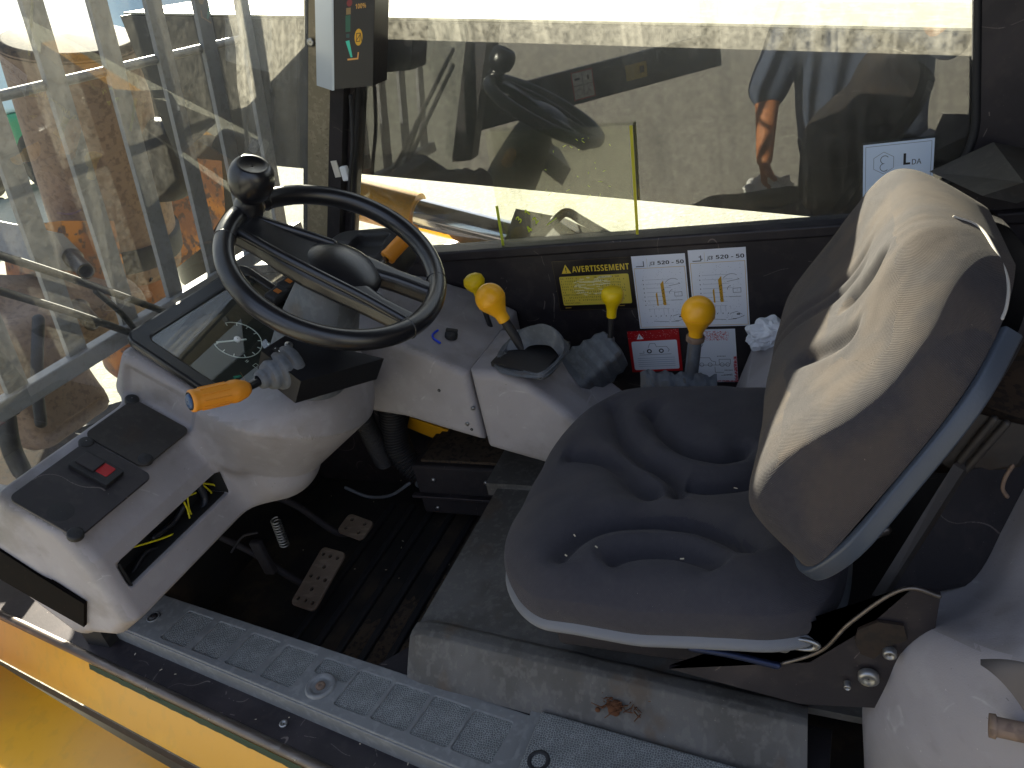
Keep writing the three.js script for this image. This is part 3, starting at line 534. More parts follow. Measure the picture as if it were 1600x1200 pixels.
  // heater dial and its printed blue mark
  const hk = thing('rotary_control', 'small black rotary knob beside a blue printed arc on the console', 'knob');
  const hn = V(.36, .93, 0).normalize(), kc = P(705, 524, { n: hn, p: V(-.70, .624, -1.2) });
  mesh('dial', lathe([[.0125, -.004], [.0125, .004], [.010, .010], [.001, .0105]], kc, kc.clone().add(hn), 22), K.rubber, hk);
  mesh('pointer', beam(kc.clone().addScaledVector(hn, .011).add(V(-.010, .004, .004)), kc.clone().addScaledVector(hn, .011).add(V(.010, -.004, -.004)), .006, .008, hn, .002), K.rubber, hk);
  const arc = []; for (let i = 0; i <= 8; i++) { const t = i / 8; arc.push(P(690 - 12 * Math.sin(t * Math.PI * .9) - 2, 536 - 20 * t, { n: hn, p: V(-.70, .6245, -1.2) })); }
  mesh('blue_mark', new THREE.TubeGeometry(new THREE.CatmullRomCurve3(arc), 24, .0022, 6), M({ color: 0x1a3fd0, roughness: .5 }), hk);
}
// ---------------------------------------------------------------- steering wheel and column
{
  const N = V(.586, .803, .112).normalize(), C = V(-.679, .88, -.9);
  const U = P(380, 335, { n: N, p: C }).sub(C).normalize(), W = new THREE.Vector3().crossVectors(N, U);
  const sw = thing('steering_wheel', 'black glossy steering wheel with a spinner knob on its rim', 'steering wheel');
  const at = (u, w, n = 0) => C.clone().addScaledVector(U, u).addScaledVector(W, w).addScaledVector(N, n);
  const RR = .1545, rt = .0145;
  mesh('rim', grid((u, v) => { const a = u * Math.PI * 2, b = v * Math.PI * 2, finger = 1; const rx = rt * (1.0), rn = rt * 1.06; return at((RR + rx * Math.cos(b)) * Math.cos(a), (RR + rx * Math.cos(b)) * Math.sin(a), rn * Math.sin(b) * finger); }, 160, 24), K.wheel, sw);
  for (const a of [.42, -.33, 2.78, 3.62]) { const t = new THREE.TorusGeometry(rt * 1.02, .0011, 6, 30); const c = at(RR * Math.cos(a), RR * Math.sin(a)), tan = at(-Math.sin(a), Math.cos(a)).sub(C); const m = new THREE.Matrix4().makeBasis(at(Math.cos(a), Math.sin(a)).sub(C), N, tan.negate()).setPosition(c); t.applyMatrix4(m); mesh('rim_joint', t, K.wheel, sw); }
  // spokes: one broad arm to the knob side, two arms to the other
  const shape = [[.146, -.012], [.10, -.016], [.06, -.026], [.02, -.040], [-.03, -.046], [-.08, -.050], [-.146, -.062], [-.152, -.034], [-.09, -.022], [-.055, -.012], [-.046, .0], [-.055, .012], [-.09, .020], [-.150, .020], [-.144, .050], [-.08, .052], [-.03, .056], [.02, .058], [.06, .054], [.10, .046], [.142, .044]];
  mesh('spokes', plate(shape, C.clone().addScaledVector(N, -.026), U, W, .032, .011, [], 5), K.wheel, sw);
  mesh('spoke_ridge', [capTube([at(.135, .038, .0), at(.06, .048, .007), at(0, .050, .009), at(-.07, .046, .006), at(-.14, .041, -.002)], .0075, 10, 60), capTube([at(.135, -.004, .0), at(.06, -.018, .006), at(.02, -.028, .006)], .0065, 10, 40)], K.wheel, sw);
  { const o = at(-.012, .003, -.006); const g = new THREE.SphereGeometry(1, 40, 28).scale(.062, .052, .022); g.applyMatrix4(new THREE.Matrix4().makeBasis(U, W, N).setPosition(o)); mesh('hub_cap', g, K.wheel, sw); }
  const kb = at(.150, -.012, .010), kn = N.clone().addScaledVector(U, .05).normalize();
  const knob = mesh('spinner_knob', lathe([[.021, -.012], [.0225, .004], [.0185, .012], [.0185, .018], [.028, .026], [.0315, .038], [.0325, .050], [.030, .062], [.024, .071], [.0185, .0715], [.017, .0685], [.001, .0675]], kb, kb.clone().add(kn), 40), K.wheel, sw);
  // column
  const sc = thing('steering_column', 'grey tapered steering column with black switch housing under the wheel', 'steering column');
  mesh('column_boot', lathe([[.001, .004], [.030, .004], [.034, .010], [.040, .03], [.052, .07], [.060, .12], [.066, .17], [.07, .24]], C, at(0, 0, -1), 36), K.greyRubber, sc);
  // switch housing: black box with a printed direction mark
  const A = at(-.02, .0, -.11);
  const hn = N.clone(), Q = (px, py, h) => P(px, py, { n: N, p: C.clone().addScaledVector(N, h) });
  const hs = [Q(402, 572, -.105), Q(452, 545, -.105), Q(578, 528, -.105), Q(462, 592, -.105)];
  mesh('switch_housing', slab([Q(408, 548, -.10), Q(446, 524, -.10), Q(600, 560, -.10), Q(470, 596, -.10)].map((p) => p), N.clone().multiplyScalar(-.05)), K.wheel, sc);
  const hf = canvas(512, 128, (x, w, h) => { x.fillStyle = '#2c2c2b'; x.fillRect(0, 0, w, h); x.fillStyle = '#e6e6e2'; x.font = 'bold 44px sans-serif'; x.fillText('F', 24, 80); x.fillText('N', 236, 80); x.fillText('R', 440, 80); for (const [a, s] of [[90, -1], [300, 1]]) { x.fillRect(a + (s < 0 ? 40 : 0), 54, 70, 22); x.beginPath(); const b = s < 0 ? a + 42 : a + 68; x.moveTo(b, 40); x.lineTo(b + s * 40, 65); x.lineTo(b, 90); x.fill(); } });
  { const a = Q(424, 546, -.098), b = Q(463, 571, -.098), e = b.clone().sub(a), f = new THREE.Vector3().crossVectors(N, e).normalize().multiplyScalar(e.length() * .22); sheet('direction_print', a, e, f, hf, sc, 0, .6, .001); }
  { const c = Q(451, 540, -.1); mesh('housing_screw', lathe([[.006, 0], [.006, .003], [.001, .004]], c, c.clone().add(N), 16), K.bare, sc); }
  // hazard and lamp rockers behind the rim
  for (const [i, px, py] of [[0, 432, 462], [1, 450, 446], [2, 467, 434]]) {
    const a = thing('lamp_rocker', ['black rocker switch with orange lamp symbol nearest the dial', 'black rocker switch with orange symbol between two other rockers', 'black rocker switch with orange symbol nearest the windscreen pillar'][i], 'switch', 'rockers behind the wheel rim');
    const n = V(.55, .83, 0).normalize(), c = P(px, py, { n, p: V(-.98, .735, -1.0) }), e = V(0, 0, 1), f = new THREE.Vector3().crossVectors(n, e);
    const g = new RoundedBoxGeometry(.05, .022, .028, 3, .006); g.applyMatrix4(new THREE.Matrix4().makeBasis(e, n, f.negate()).setPosition(c)); mesh('rocker', g, K.rubber, a);
    const t = new THREE.BoxGeometry(.012, .001, .012); t.applyMatrix4(new THREE.Matrix4().makeBasis(e, n, f).setPosition(c.clone().addScaledVector(n, .0118))); mesh('symbol', t, M({ color: 0xb0661c, roughness: .5 }), a);
  }
  // direction stalk with orange grip
  const st = thing('direction_stalk', 'orange gripped direction stalk with a blue button in its end', 'stalk');
  const s0 = P(297, 627, { z: -.655 }), s1 = P(390, 606, { z: -.728 }), s2 = P(440, 576, { z: -.80 }), d = s1.clone().sub(s0).normalize(), L = s0.distanceTo(s1);
  const R = .0152;
  mesh('grip', lathe([[R * .8, -.0005], [R, .001], [R * 1.04, .004], [R, .007], [R * .98, .010], [R * .99, L * .62], [R * 1.08, L * .70], [R * 1.06, L * .78], [R * .8, L * .93], [R * .5, L * 1.0], [.001, L * 1.0]], s0, s1, 40), K.grip, st);
  for (let i = 0; i < 10; i++) { const a = i / 10 * Math.PI * 2, m = frame(s0, s1), ex = V().setFromMatrixColumn(m, 0), ez = V().setFromMatrixColumn(m, 2), o = ex.multiplyScalar(Math.cos(a) * R).addScaledVector(ez, Math.sin(a) * R); mesh('grip_rib', capTube([s0.clone().addScaledVector(d, .014).add(o), s0.clone().addScaledVector(d, L * .6).add(o)], .0011, 6, 4), K.grip, st); }
  mesh('button', lathe([[.001, -.0035], [.009, -.003], [.0105, -.001], [.0105, .004]], s0, s1, 28), M({ color: 0x24466e, roughness: .35 }), st);
  mesh('button_ring', lathe([[.0108, .002], [.0112, -.0012], [.0125, -.0012], [.0128, .002]], s0, s1, 28), K.rubber, st);
  mesh('rod', capTube([s1.clone().addScaledVector(d, -.01), V(-.758, .765, -.742), V(-.750, .763, -.775)], .0062, 12), K.wheel, st);
  const sd = P(478, 556, { z: -.83 }).sub(P(420, 588, { z: -.78 })).normalize();
  mesh('stalk_boot', lathe([[.008, 0], [.013, .002], [.015, .008], [.014, .013], [.020, .016], [.0225, .022], [.021, .028], [.027, .031], [.029, .038], [.027, .044], [.031, .047], [.032, .056], [.030, .062]], V(-.757, .766, -.748), V(-.738, .760, -.806), 32), K.greyRubber, st);
  // orange stalk on the far side of the wheel
  const s3 = thing('lamp_stalk', 'orange stalk lever pointing up behind the wheel rim near the window', 'stalk');
  const t0 = P(604, 404, { z: -1.10 }), t1 = P(652, 352, { z: -1.16 });
  mesh('grip', lathe([[.001, -.001], [.013, 0], [.0145, .004], [.0135, .010], [.0135, t0.distanceTo(t1) - .02], [.011, t0.distanceTo(t1) - .006], [.001, t0.distanceTo(t1)]], t0, t1, 28), K.grip, s3);
  mesh('rod', capTube([t0.clone(), P(585, 425, { z: -1.05 }), P(560, 450, { z: -1.0 })], .006, 10), K.wheel, s3);
  // rounded cowl behind the wheel on the far side
  const cw = thing('demister_cowl', 'low dark demister cowl on the dash below the pillar', 'cowl');
  const cc = P(570, 385, { z: -1.2 });
  mesh('cowl', field((x, y, z) => Math.max(sdBox(x - cc.x, y - cc.y + .02, z - cc.z, .09, .045, .06, .04), -sdBox(x - cc.x - .03, y - cc.y - .02, z - cc.z - .03, .035, .02, .03, .01)), V(cc.x - .12, cc.y - .1, cc.z - .09), V(cc.x + .12, cc.y + .06, cc.z + .09), .006), K.rubber, cw);
}
// load indicator on the pillar
{
  const li = thing('load_indicator', 'tall black load indicator box with coloured lamp column on the pillar', 'indicator box');
  const Z = -1.295, q = (px, py) => P(px, py, { z: Z });
  const fl = q(524, 139), fr = q(583, 134), fu = q(523, 0), fv = q(586, 0);
  const tilt = fu.clone().sub(fl).normalize(), up = tilt.multiplyScalar(.34);
  const dz = V(-.005, 0, -.07), bl = q(500, 131), side = bl.clone().sub(fl);
  mesh('housing', slab([fl, fr, fr.clone().add(up), fl.clone().add(up)], V(-.004, 0, -.06)), M({ color: 0x0f0d12, roughness: .35 }), li);
  const sd = P(499, 131, { z: -1.345 }).sub(fl);
  mesh('side_bracket', slab([fl.clone().add(V(-.003, -.002, 0)), fl.clone().add(sd).add(V(-.003, -.002, 0)), fl.clone().add(sd).add(up).add(V(-.003, 0, 0)), fl.clone().add(up).add(V(-.003, 0, 0))], V(-.004, 0, 0)), M({ color: 0xb6bec6, roughness: .4, metalness: .3 }), li);
  const W = fr.clone().sub(fl), h = canvas(256, 1024, (x, w, hh) => {
    x.fillStyle = '#120f16'; x.fillRect(0, 0, w, hh); const y = (t) => hh * (1 - t / .34), sx = (a) => a * w;
    const Y = (py) => hh - (139 - py) / 139 * hh * (fu.distanceTo(fl) / .34);
    const X = (px) => (px - 524) / 60 * w;
    x.fillStyle = '#7e1f28'; x.beginPath(); x.arc(X(547), Y(7), 18, 0, 7); x.fill();
    x.fillStyle = '#8c7348'; x.fillRect(X(542), Y(14), 30, Y(24) - Y(14));
    x.fillStyle = '#1f5b49'; x.fillRect(X(541), Y(25), 32, Y(50) - Y(25)); x.fillStyle = '#1d4a4c'; x.fillRect(X(542), Y(53), 22, 20);
    x.fillStyle = '#35c9ad'; x.beginPath(); x.moveTo(X(541), Y(64)); x.lineTo(X(547), Y(63)); x.lineTo(X(552), Y(90)); x.lineTo(X(549), Y(90)); x.fill();
    x.fillStyle = '#d9a51c'; x.beginPath(); x.ellipse(X(561), Y(60), 26, Y(73) - Y(60), 0, 0, 7); x.fill(); x.strokeStyle = '#5a3d08'; x.lineWidth = 4; x.strokeRect(X(558), Y(54), 22, 40); x.beginPath(); x.moveTo(X(557), Y(66)); x.lineTo(X(564), Y(55)); x.lineTo(X(566), Y(67)); x.stroke();
    x.strokeStyle = '#e0a050'; x.lineWidth = 9; x.beginPath(); x.moveTo(X(544), Y(93)); x.lineTo(X(560), Y(93)); x.lineTo(X(561), Y(83)); x.stroke();
    x.fillStyle = '#d8a040'; x.font = 'bold 34px sans-serif'; x.save(); x.translate(X(553), Y(17)); x.scale(.8, 1); x.fillText('◁100%', 0, 0); x.restore();
  });
  sheet('printed_face', fl.clone(), W, up, h, li, 0, .3, .0015);
  const sc = P(487, 66, { z: -1.372 }); const bolt = thing('pillar_bolt', 'round bare bolt head on the pillar beside the load indicator', 'bolt'); mesh('bolt_head', lathe([[.008, 0], [.008, .005], [.004, .006], [.001, .005]], sc, sc.clone().add(V(0, 0, 1)), 16), K.bare, bolt);
  const pc = thing('pillar_connector', 'small white plastic connector and tag clipped to the dark pillar trim', 'connector');
  const c1 = P(540, 270, { z: -1.362 }), c2 = P(525, 264, { z: -1.364 });
  mesh('connector', box(c1.x - .009, c1.x + .007, c1.y - .016, c1.y + .014, c1.z - .006, c1.z + .006, .003), M({ color: 0xdcdfe2, roughness: .5 }), pc);
  mesh('tag', box(c2.x - .007, c2.x + .007, c2.y - .017, c2.y + .017, c2.z - .001, c2.z + .001), M({ color: 0xc9c3b8, roughness: .7 }), pc);
  const cb = thing('pillar_cable', 'thin black cable running up the pillar trim', 'cable');
  mesh('cable', capTube([[546, 330], [547, 280], [551, 220], [548, 150]].map(([a, b]) => P(a, b, { z: -1.358 })), .004, 8), K.rubber, cb);
}
// ---------------------------------------------------------------- seat
{
  const seat = thing('operator_seat', 'black cloth operator seat with sculpted cushion and dusty winged backrest', 'seat');
  // cushion: superellipse plan, pressed grooves
  const yT = .55, cx = -.212, cz = -.878, hx = .228, hz = .256;
  const G = (pts, y = .56) => pts.map(([a, b]) => P(a, b, { y }));
  const grooves = [
    [G([[950, 606], [958, 630], [970, 667], [999, 697], [1040, 720], [1056, 738], [1050, 775]]), .022, .016],
    [G([[1012, 622], [1022, 642], [1036, 662], [1074, 686], [1130, 697], [1185, 682]]), .024, .016],
    [G([[868, 682], [900, 684], [930, 692], [962, 709], [993, 744], [1045, 765]]), .020, .018],
    [G([[1052, 737], [1120, 742], [1200, 726], [1230, 700]]), .020, .016],
    [G([[862, 880], [882, 845], [920, 815], [1000, 797], [1080, 800], [1150, 830], [1188, 866]]), .022, .018],
    [G([[932, 872], [975, 852], [1040, 848], [1100, 864], [1135, 884]]), .020, .018],
  ].map(([p, d, w]) => [new THREE.CatmullRomCurve3(p).getPoints(170), d, w]);
  const press = (x, z) => { let h = 0; for (const [pts, d, w] of grooves) { let m = 9, s = 0; for (let i = 0; i < pts.length; i++) { const q = Math.hypot(pts[i].x - x, pts[i].z - z); if (q < m) { m = q; s = i / (pts.length - 1); } } const fade = sstep(0, .12, s) * sstep(1, .88, s); h = Math.max(h, fade * d * ((.65 * Math.exp(-m * m / (w * w * .30)) + .75 * Math.exp(-m * m / (w * w * 2.2))) )); h -= 0; } return h; };
  const cush = (u, v) => { // u around, v from centre to rim and down the side
    const a = u * Math.PI * 2, ca = Math.cos(a), sa = Math.sin(a), k = Math.pow(Math.pow(Math.abs(ca), 4.2) + Math.pow(Math.abs(sa), 4.2), -1 / 4.2);
    const r = Math.min(1, v / .86), t = Math.max(0, (v - .86) / .14);
    const R = .985 * r + .015 * Math.sin(t * Math.PI) - .03 * t * 0;
    let x = cx + ca * k * hx * R, z = cz + sa * k * hz * R;
    const frontNarrow = 1 - .16 * sstep(.5, 1, -ca * k * R); z = cz + (z - cz) * frontNarrow;
    const edge = Math.pow(r, 7);
    const side = Math.pow(Math.abs(sa * k * r), 2.2);
    let y = yT + .028 * side * (1 - .4 * edge) - .034 * edge - .040 * t + .012 * Math.sin(clamp((x - cx) / hx + .2, -1, 1) * 1.3) * 0;
    y -= .018 * sstep(.35, 1, -ca * k * r);                                    // waterfall front
    y += .008 * noise.noise(x * 7, z * 7, 1) + .003 * noise.noise(x * 22, z * 22, 5);
    if (t === 0) y -= press(x, z) * (1 - edge);
    return V(x, y, z);
  };
  const cg = grid(cush, 220, 150);
  mesh('cushion', cg, K.fabric, seat);
  const rimPts = []; for (let i = 0; i < 90; i++) { const p = cush(i / 90, 1); rimPts.push(p.add(V(0, -.006, 0))); }
  mesh('cushion_piping', grid((u, v) => { const q = cush(u, 1), c = V(cx, q.y, cz), o = q.clone().sub(c).normalize(); return q.addScaledVector(o, -.002 + .010 * Math.sin(v * Math.PI)).add(V(0, .006 - .024 * v, 0)); }, 160, 8), K.piping, seat);
  mesh('seat_pan', grid((u, v) => { const q = cush(u, 1), c = V(cx, q.y, cz); return q.lerp(c, .03 + .4 * v).add(V(0, -.016 - .03 * v, 0)); }, 90, 6), K.blackDull, seat);
  // backrest: local frame, v up the recline, d forward, z across
  const B0 = V(-.03, .628, 0), up = V(Math.sin(.66), Math.cos(.66), 0), fw = V(-up.y, up.x, 0), H = .333, zc = -.862;
  const wid = (v, u = 1) => (u > 0 ? .282 * (1 - .38 * v) : .32 * (1 - .2 * v)) * (v > .3 ? Math.pow(Math.max(0, 1 - .86 * Math.pow((v - .3) / .7, u > 0 ? 4.6 : 7)), .5) : Math.pow(Math.max(0, 1 - Math.pow((.3 - v) / .33, 3.4)), .5));
  const at = (u, v, d) => B0.clone().addScaledVector(up, v * H - .03).addScaledVector(fw, d).setZ(zc + u * wid(v, u));
  const line = (u, v, ax, ay, bx, by, w) => { const ex = bx - ax, ey = by - ay, t = clamp(((u - ax) * ex + (v - ay) * ey) / (ex * ex + ey * ey)), q = Math.hypot(u - ax - ex * t, v - ay - ey * t); return Math.exp(-q * q / (w * w)) * sstep(0, .2, t) * sstep(1, .8, t); };
  const depth = (u, v) => {
    const au = Math.abs(u), e = Math.pow(Math.max(0, 1 - Math.pow(au, 24)), .5) * Math.pow(Math.max(0, 1 - Math.pow(Math.abs(2 * v - 1), v < .5 ? 6 : 11)), v < .5 ? .5 : .42);
    const ur = lerp(.80, .988, sstep(.12, .74, v)), R = u > 0 ? lerp(.080, .046, sstep(.30, .85, v)) : .9 * lerp(.078, .100, sstep(.1, .9, v)), w = (au - ur) / (1 - ur);
    let d = au > ur ? R * (1 - Math.pow(w, 2.4)) : lerp(.072, R, sstep(.30, 1.05, au / ur));
    d += .018 * Math.exp(-Math.pow((v - .28) / .2, 2)) * (1 - au * au) + .02 * Math.exp(-Math.pow((v - .85) / .2, 2)) * (1 - au * au);
    d -= .006 * line(u, v, -.40, .04, -.20, .80, .030) + .006 * line(u, v, -.30, .04, -.10, .75, .030);        // pressed seams
    d -= .012 * line(u, v, -.02, .56, .22, .82, .045) + .012 * line(u, v, .14, .34, .42, .64, .045);
    d += .002 * noise.noise(u * 3.2, v * 4, 2) + .0008 * noise.noise(u * 9, v * 9, 4);
    return d * e;
  };
  mesh('backrest', grid((u, v) => { const s = Math.sin((u - .5) * Math.PI), t = .5 + .5 * Math.sin((v - .5) * Math.PI); return at(s, t, depth(s, t)); }, 200, 200), K.fabricDusty, seat);
  // shell behind: rim band and hollow back
  const rimPath = [[1, .90], [1, .75], [1, .5], [1, .25], [1, .09], [.985, .035], [.93, .005], [.75, -.01], [.4, -.012], [0, -.012]].map(([u, v]) => { const w = wid(clamp(v, .03, .95)); return B0.clone().addScaledVector(up, v * H - .03).addScaledVector(fw, -.010).setZ(zc + u * w + (u > .98 ? .002 : 0)); });
  mesh('shell_rim', sweep(rimPath, .019, .012, V(0, 0, 1), 120), K.shell, seat);
  mesh('shell_back', grid((u, v) => { const s = Math.sin((u - .5) * Math.PI), t = .5 + .5 * Math.sin((v - .5) * Math.PI); return at(s * .97, .02 + .96 * t, -.018 - .03 * Math.pow(Math.max(0, 1 - s * s), .5)); }, 40, 40), K.blackDull, seat);
  const project = (p) => { const r = p.clone().sub(EYE), w = r.dot(FWD); return [800 + FOCAL * r.dot(RIGHT) / w, 600 - FOCAL * r.dot(UP) / w]; };
  const onBack = (px, py) => { let best = 1e9, r; for (let i = 0; i <= 120; i++) for (let j = 0; j <= 120; j++) { const s = Math.sin((i / 120 * .5) * Math.PI), t = .5 + .5 * Math.sin((j / 120 - .5) * Math.PI), p = at(s, t, depth(s, t) + .0012), q = project(p), e = Math.hypot(q[0] - px, q[1] - py); if (e < best) { best = e; r = p; } } return r; };
  mesh('edge_piping', capTube([[1505, 300], [1530, 340], [1553, 388], [1573, 440], [1588, 485], [1578, 506]].map(([a, b]) => onBack(a, b)), .0016, 8), M({ color: 0xb5aea2, roughness: .7 }), seat);
}
// ---------------------------------------------------------------- seat base and floor casting
{
  const sb = thing('seat_pedestal', 'worn grey sheet seat base with a long raised front rail', 'seat base');
  const q = (px, py, y) => P(px, py, { y });
  // plate left of the cushion: two levels
  mesh('base_plate', slab([V(-.632, .30, -.74), V(.20, .30, -.70), V(.20, .30, -1.13), V(-.632, .30, -1.13)], V(0, -.012, 0)), K.castGrey, sb);
  mesh('base_step', slab([V(-.655, .312, -1.12), V(-.30, .312, -1.12), V(-.30, .318, -1.30), V(-.655, .318, -1.30)], V(0, -.03, 0)), K.castGrey, sb);
  mesh('base_front', slab([V(-.634, .29, -.74), V(-.634, .29, -1.30), V(-.66, .09, -1.30), V(-.66, .09, -.74)], V(.012, 0, 0)), K.castGrey, sb);
  // near rail: raised bar with sloping face
  const r0 = q(640, 980, .315), r1 = q(1262, 1126, .315);
  const e = r1.clone().sub(r0), L = e.length(); e.normalize();
  const rail = [[0, 0], [.004, .0], [.012, -.002], [.030, -.016], [.050, -.040], [.058, -.062], [.05, -.068], [-.02, -.03], [-.02, -.004]];
  mesh('front_rail', grid((u, v) => { const s = [[-.034, -.012], [-.022, -.002], [-.004, .0], [.006, -.003], [.014, -.012], [.040, -.046], [.046, -.056], [.05, -.066]]; const k = v * (s.length - 1), i = Math.min(s.length - 2, Math.floor(k)), t = k - i, a = lerp(s[i][0], s[i + 1][0], t), b = lerp(s[i][1], s[i + 1][1], t); const end = sstep(.05, 0, u) * .02; return r0.clone().addScaledVector(e, u * L).add(V(0, b - end * .5 + .002 * noise.noise(u * 12, v * 2, 0), a)); }, 90, 28), K.castGrey, sb);
  const c = q(825, 1062, .285); mesh('rail_hole', lathe([[.011, 0], [.011, .003], [.008, .004], [.0078, -.002], [.001, -.002]], c, c.clone().add(V(0, .7, .7)), 20), M({ color: 0x0b0b0b, roughness: .8 }), sb);
  mesh('channel', slab([q(585, 1042, .247), q(1290, 1290, .247), q(1300, 1140, .247), q(640, 1010, .247)], V(0, -.01, 0)), K.blackDull, sb);
  // pebbled lower step panel to the right of the tread strip
  const lp = thing('step_panel', 'grey pebbled step panel between the tread strip and the seat rail', 'step panel');
  mesh('panel', plate([[0, 0], [.014, -.13], [.75, -.16], [.80, -.03], [.3, .012]].map(([a, b]) => [a, b]), sillAt(.905, -.012, .0), SE, SF.clone().negate(), .014, .004, [], 3), K.pad, lp);
  mesh('panel_border', slab([sillAt(.885, -.02, .004), sillAt(.905, -.02, .004), sillAt(.93, .12, .004), sillAt(.905, .12, .004)], V(0, -.012, 0)), K.tread, lp);
  const pc = q(842, 1190, .262); mesh('panel_screw', lathe([[.016, 0], [.016, .003], [.010, .002], [.009, -.002], [.001, -.002]], pc, pc.clone().add(V(0, 1, 0)), 20), K.rubber, lp);
  // clump of straw and rust
  const cl = thing('straw_clump', 'small clump of rusty straw and dirt on the seat rail', 'debris');
  const cc = q(972, 1104, .283), parts = [];
  for (let i = 0; i < 60; i++) { const a = V(cc.x + rr(-.03, .03), cc.y + rr(0, .012), cc.z + rr(-.016, .014)), dd = V(rr(-1, 1), rr(-.1, .4), rr(-1, 1)).normalize().multiplyScalar(rr(.006, .022)); parts.push(cyl(a, a.clone().add(dd), .0009, .0006, 5)); }
  for (let i = 0; i < 14; i++) { const a = V(cc.x + rr(-.035, .01), cc.y + rr(-.004, .006), cc.z + rr(-.014, .01)); parts.push(new THREE.IcosahedronGeometry(rr(.003, .009), 1).translate(a.x, a.y, a.z)); }
  const dm = mesh('debris', parts, M({ color: 0x5d3a22, roughness: 1 }), cl);
}
// ---------------------------------------------------------------- pedals, hoses, heater
{
  const pedal = (label, cs, y, mat, holes) => {
    const t = thing('pedal', label, 'pedal');
    const pts = cs.map(([a, b], i) => P(a, b, { y: y[i] }));
    let o = pts[0], e = pts[1].clone().sub(o), f = pts[3].clone().sub(o), n = new THREE.Vector3().crossVectors(e, f).normalize();
    const W = e.length(), Hh = f.length(); e.normalize(); f = f.clone().addScaledVector(e, -f.dot(e)).normalize();
    const hs = []; for (const [a, b] of holes) hs.push(Array.from({ length: 10 }, (_, i) => { const t = i / 10 * Math.PI * 2; return [a * W + .0045 * Math.cos(t), b * Hh + .0045 * Math.sin(t)]; }));
    mesh('tread_plate', plate(roundRect(0, 0, W, Hh, .012), o, e, f, .006, .0015, hs), mat, t);
    for (const [a, b] of holes) { const c = o.clone().addScaledVector(e, a * W).addScaledVector(f, b * Hh).addScaledVector(n, .005); mesh('punched_rim', new THREE.TorusGeometry(.0055, .0014, 6, 16).applyMatrix4(new THREE.Matrix4().makeBasis(e, f, new THREE.Vector3().crossVectors(e, f)).setPosition(c)), mat, t); }
    const m = o.clone().addScaledVector(e, W / 2).addScaledVector(f, Hh / 2);
    mesh('arm', capTube([m.clone().addScaledVector(n, -.006), m.clone().add(V(-.06, -.03, -.01)), m.clone().add(V(-.16, .06, 0)), V(-1.3, .3, m.z)], .008, 8), K.blackDull, t);
    return t;
  };
  const pm = M({ map: T.metal, color: 0xf0e2d2, roughness: .55, metalness: .15, ...B(T.wear, .0012) });
  const g = []; for (let j = 0; j < 5; j++) for (let i = 0; i < 3; i++) if ((i + j) % 2 === 0 || j % 2 === 0) g.push([.2 + i * .3, .12 + j * .19]);
  pedal('long perforated metal accelerator pedal caked with dry dirt', [[455, 945], [492, 958], [553, 870], [518, 860]], [.15, .15, .20, .20], pm, g);
  pedal('short perforated metal brake pedal near the floor centre', [[527, 832], [566, 847], [583, 814], [546, 803]], [.20, .20, .215, .215], pm, [[.25, .3], [.75, .3], [.25, .75], [.75, .75]]);
  // ribbed air hoses
  const hose = (label, pts, r, pitch) => {
    const t = thing('air_hose', label, 'hose'), c = new THREE.CatmullRomCurve3(pts), L = c.getLength(), n = Math.round(L / pitch) * 6, fr = c.computeFrenetFrames(n, false);
    mesh('hose', grid((u, v) => { const i = Math.round(v * n), q = c.getPointAt(v), w = r * (.93 + .07 * Math.cos(i / 6 * Math.PI * 2)), a = u * Math.PI * 2; return q.addScaledVector(fr.normals[i], w * Math.cos(a)).addScaledVector(fr.binormals[i], w * Math.sin(a)); }, 28, n), K.rubber, t);
    return t;
  };
  const hz = (px, py, z) => P(px, py, { z });
  hose('wide ribbed black air hose bending into the heater box', [hz(605, 590, -1.27), hz(612, 640, -1.27), hz(620, 690, -1.265), hz(638, 722, -1.26), hz(668, 745, -1.26)], .032, .0075);
  hose('shorter ribbed black air hose behind the column cover', [hz(560, 610, -1.22), hz(567, 650, -1.22), hz(585, 690, -1.24), hz(600, 720, -1.27)], .024, .0075);
  const hb = thing('heater_box', 'low dirty black heater box under the side console', 'heater');
  const h = [hz(690, 688, -1.28), hz(775, 690, -1.28)];
  mesh('box', box(-.88, -.665, .15, .285, -1.37, -1.20, .008), K.blackDull, hb);
  mesh('dirty_lid', box(-.86, -.665, .285, .292, -1.36, -1.215, .003), K.mud, hb);
  mesh('box_flange', box(-.89, -.66, .205, .212, -1.20, -1.185, .002), K.black, hb);
  for (const [x, y] of [[-.83, .25], [-.70, .25], [-.84, .17]]) mesh('box_screw', lathe([[.005, 0], [.005, .003], [.001, .004]], V(x, y, -1.199), V(x, y, 0), 12), K.bare, hb);
  const ho = thing('hose_collar', 'grey collar joining the wide hose to the heater box', 'collar');
  const ha = hz(660, 738, -1.255), hd = hz(690, 755, -1.255).sub(ha).normalize();
  mesh('collar', lathe([[.034, 0], [.036, .004], [.036, .018], [.033, .022]], ha, ha.clone().add(hd), 28), K.greyRubber, ho);
  tag(mesh('yellow_brace', slab([hz(640, 652, -1.33), hz(700, 672, -1.33), hz(690, 690, -1.33), hz(636, 668, -1.33)], V(0, 0, -.03)), K.yellow), 'yellow painted brace glimpsed under the side console arch', 'brace');
  const cab2 = thing('floor_cable', 'thin grey cable curving over the dark footwell floor', 'cable');
  mesh('cable', capTube([[540, 762], [575, 776], [610, 774], [640, 755]].map(([a, b]) => P(a, b, { z: -1.2 })), .004, 8), K.greyRubber, cab2);
  const sp = thing('pedal_spring', 'coiled pedal return spring hanging below the column cover', 'spring');
  const a0 = P(430, 812, { z: -.95 }), a1 = P(445, 852, { z: -.95 }), co = []; const mm = frame(a0, a1), ex = V().setFromMatrixColumn(mm, 0), ez = V().setFromMatrixColumn(mm, 2);
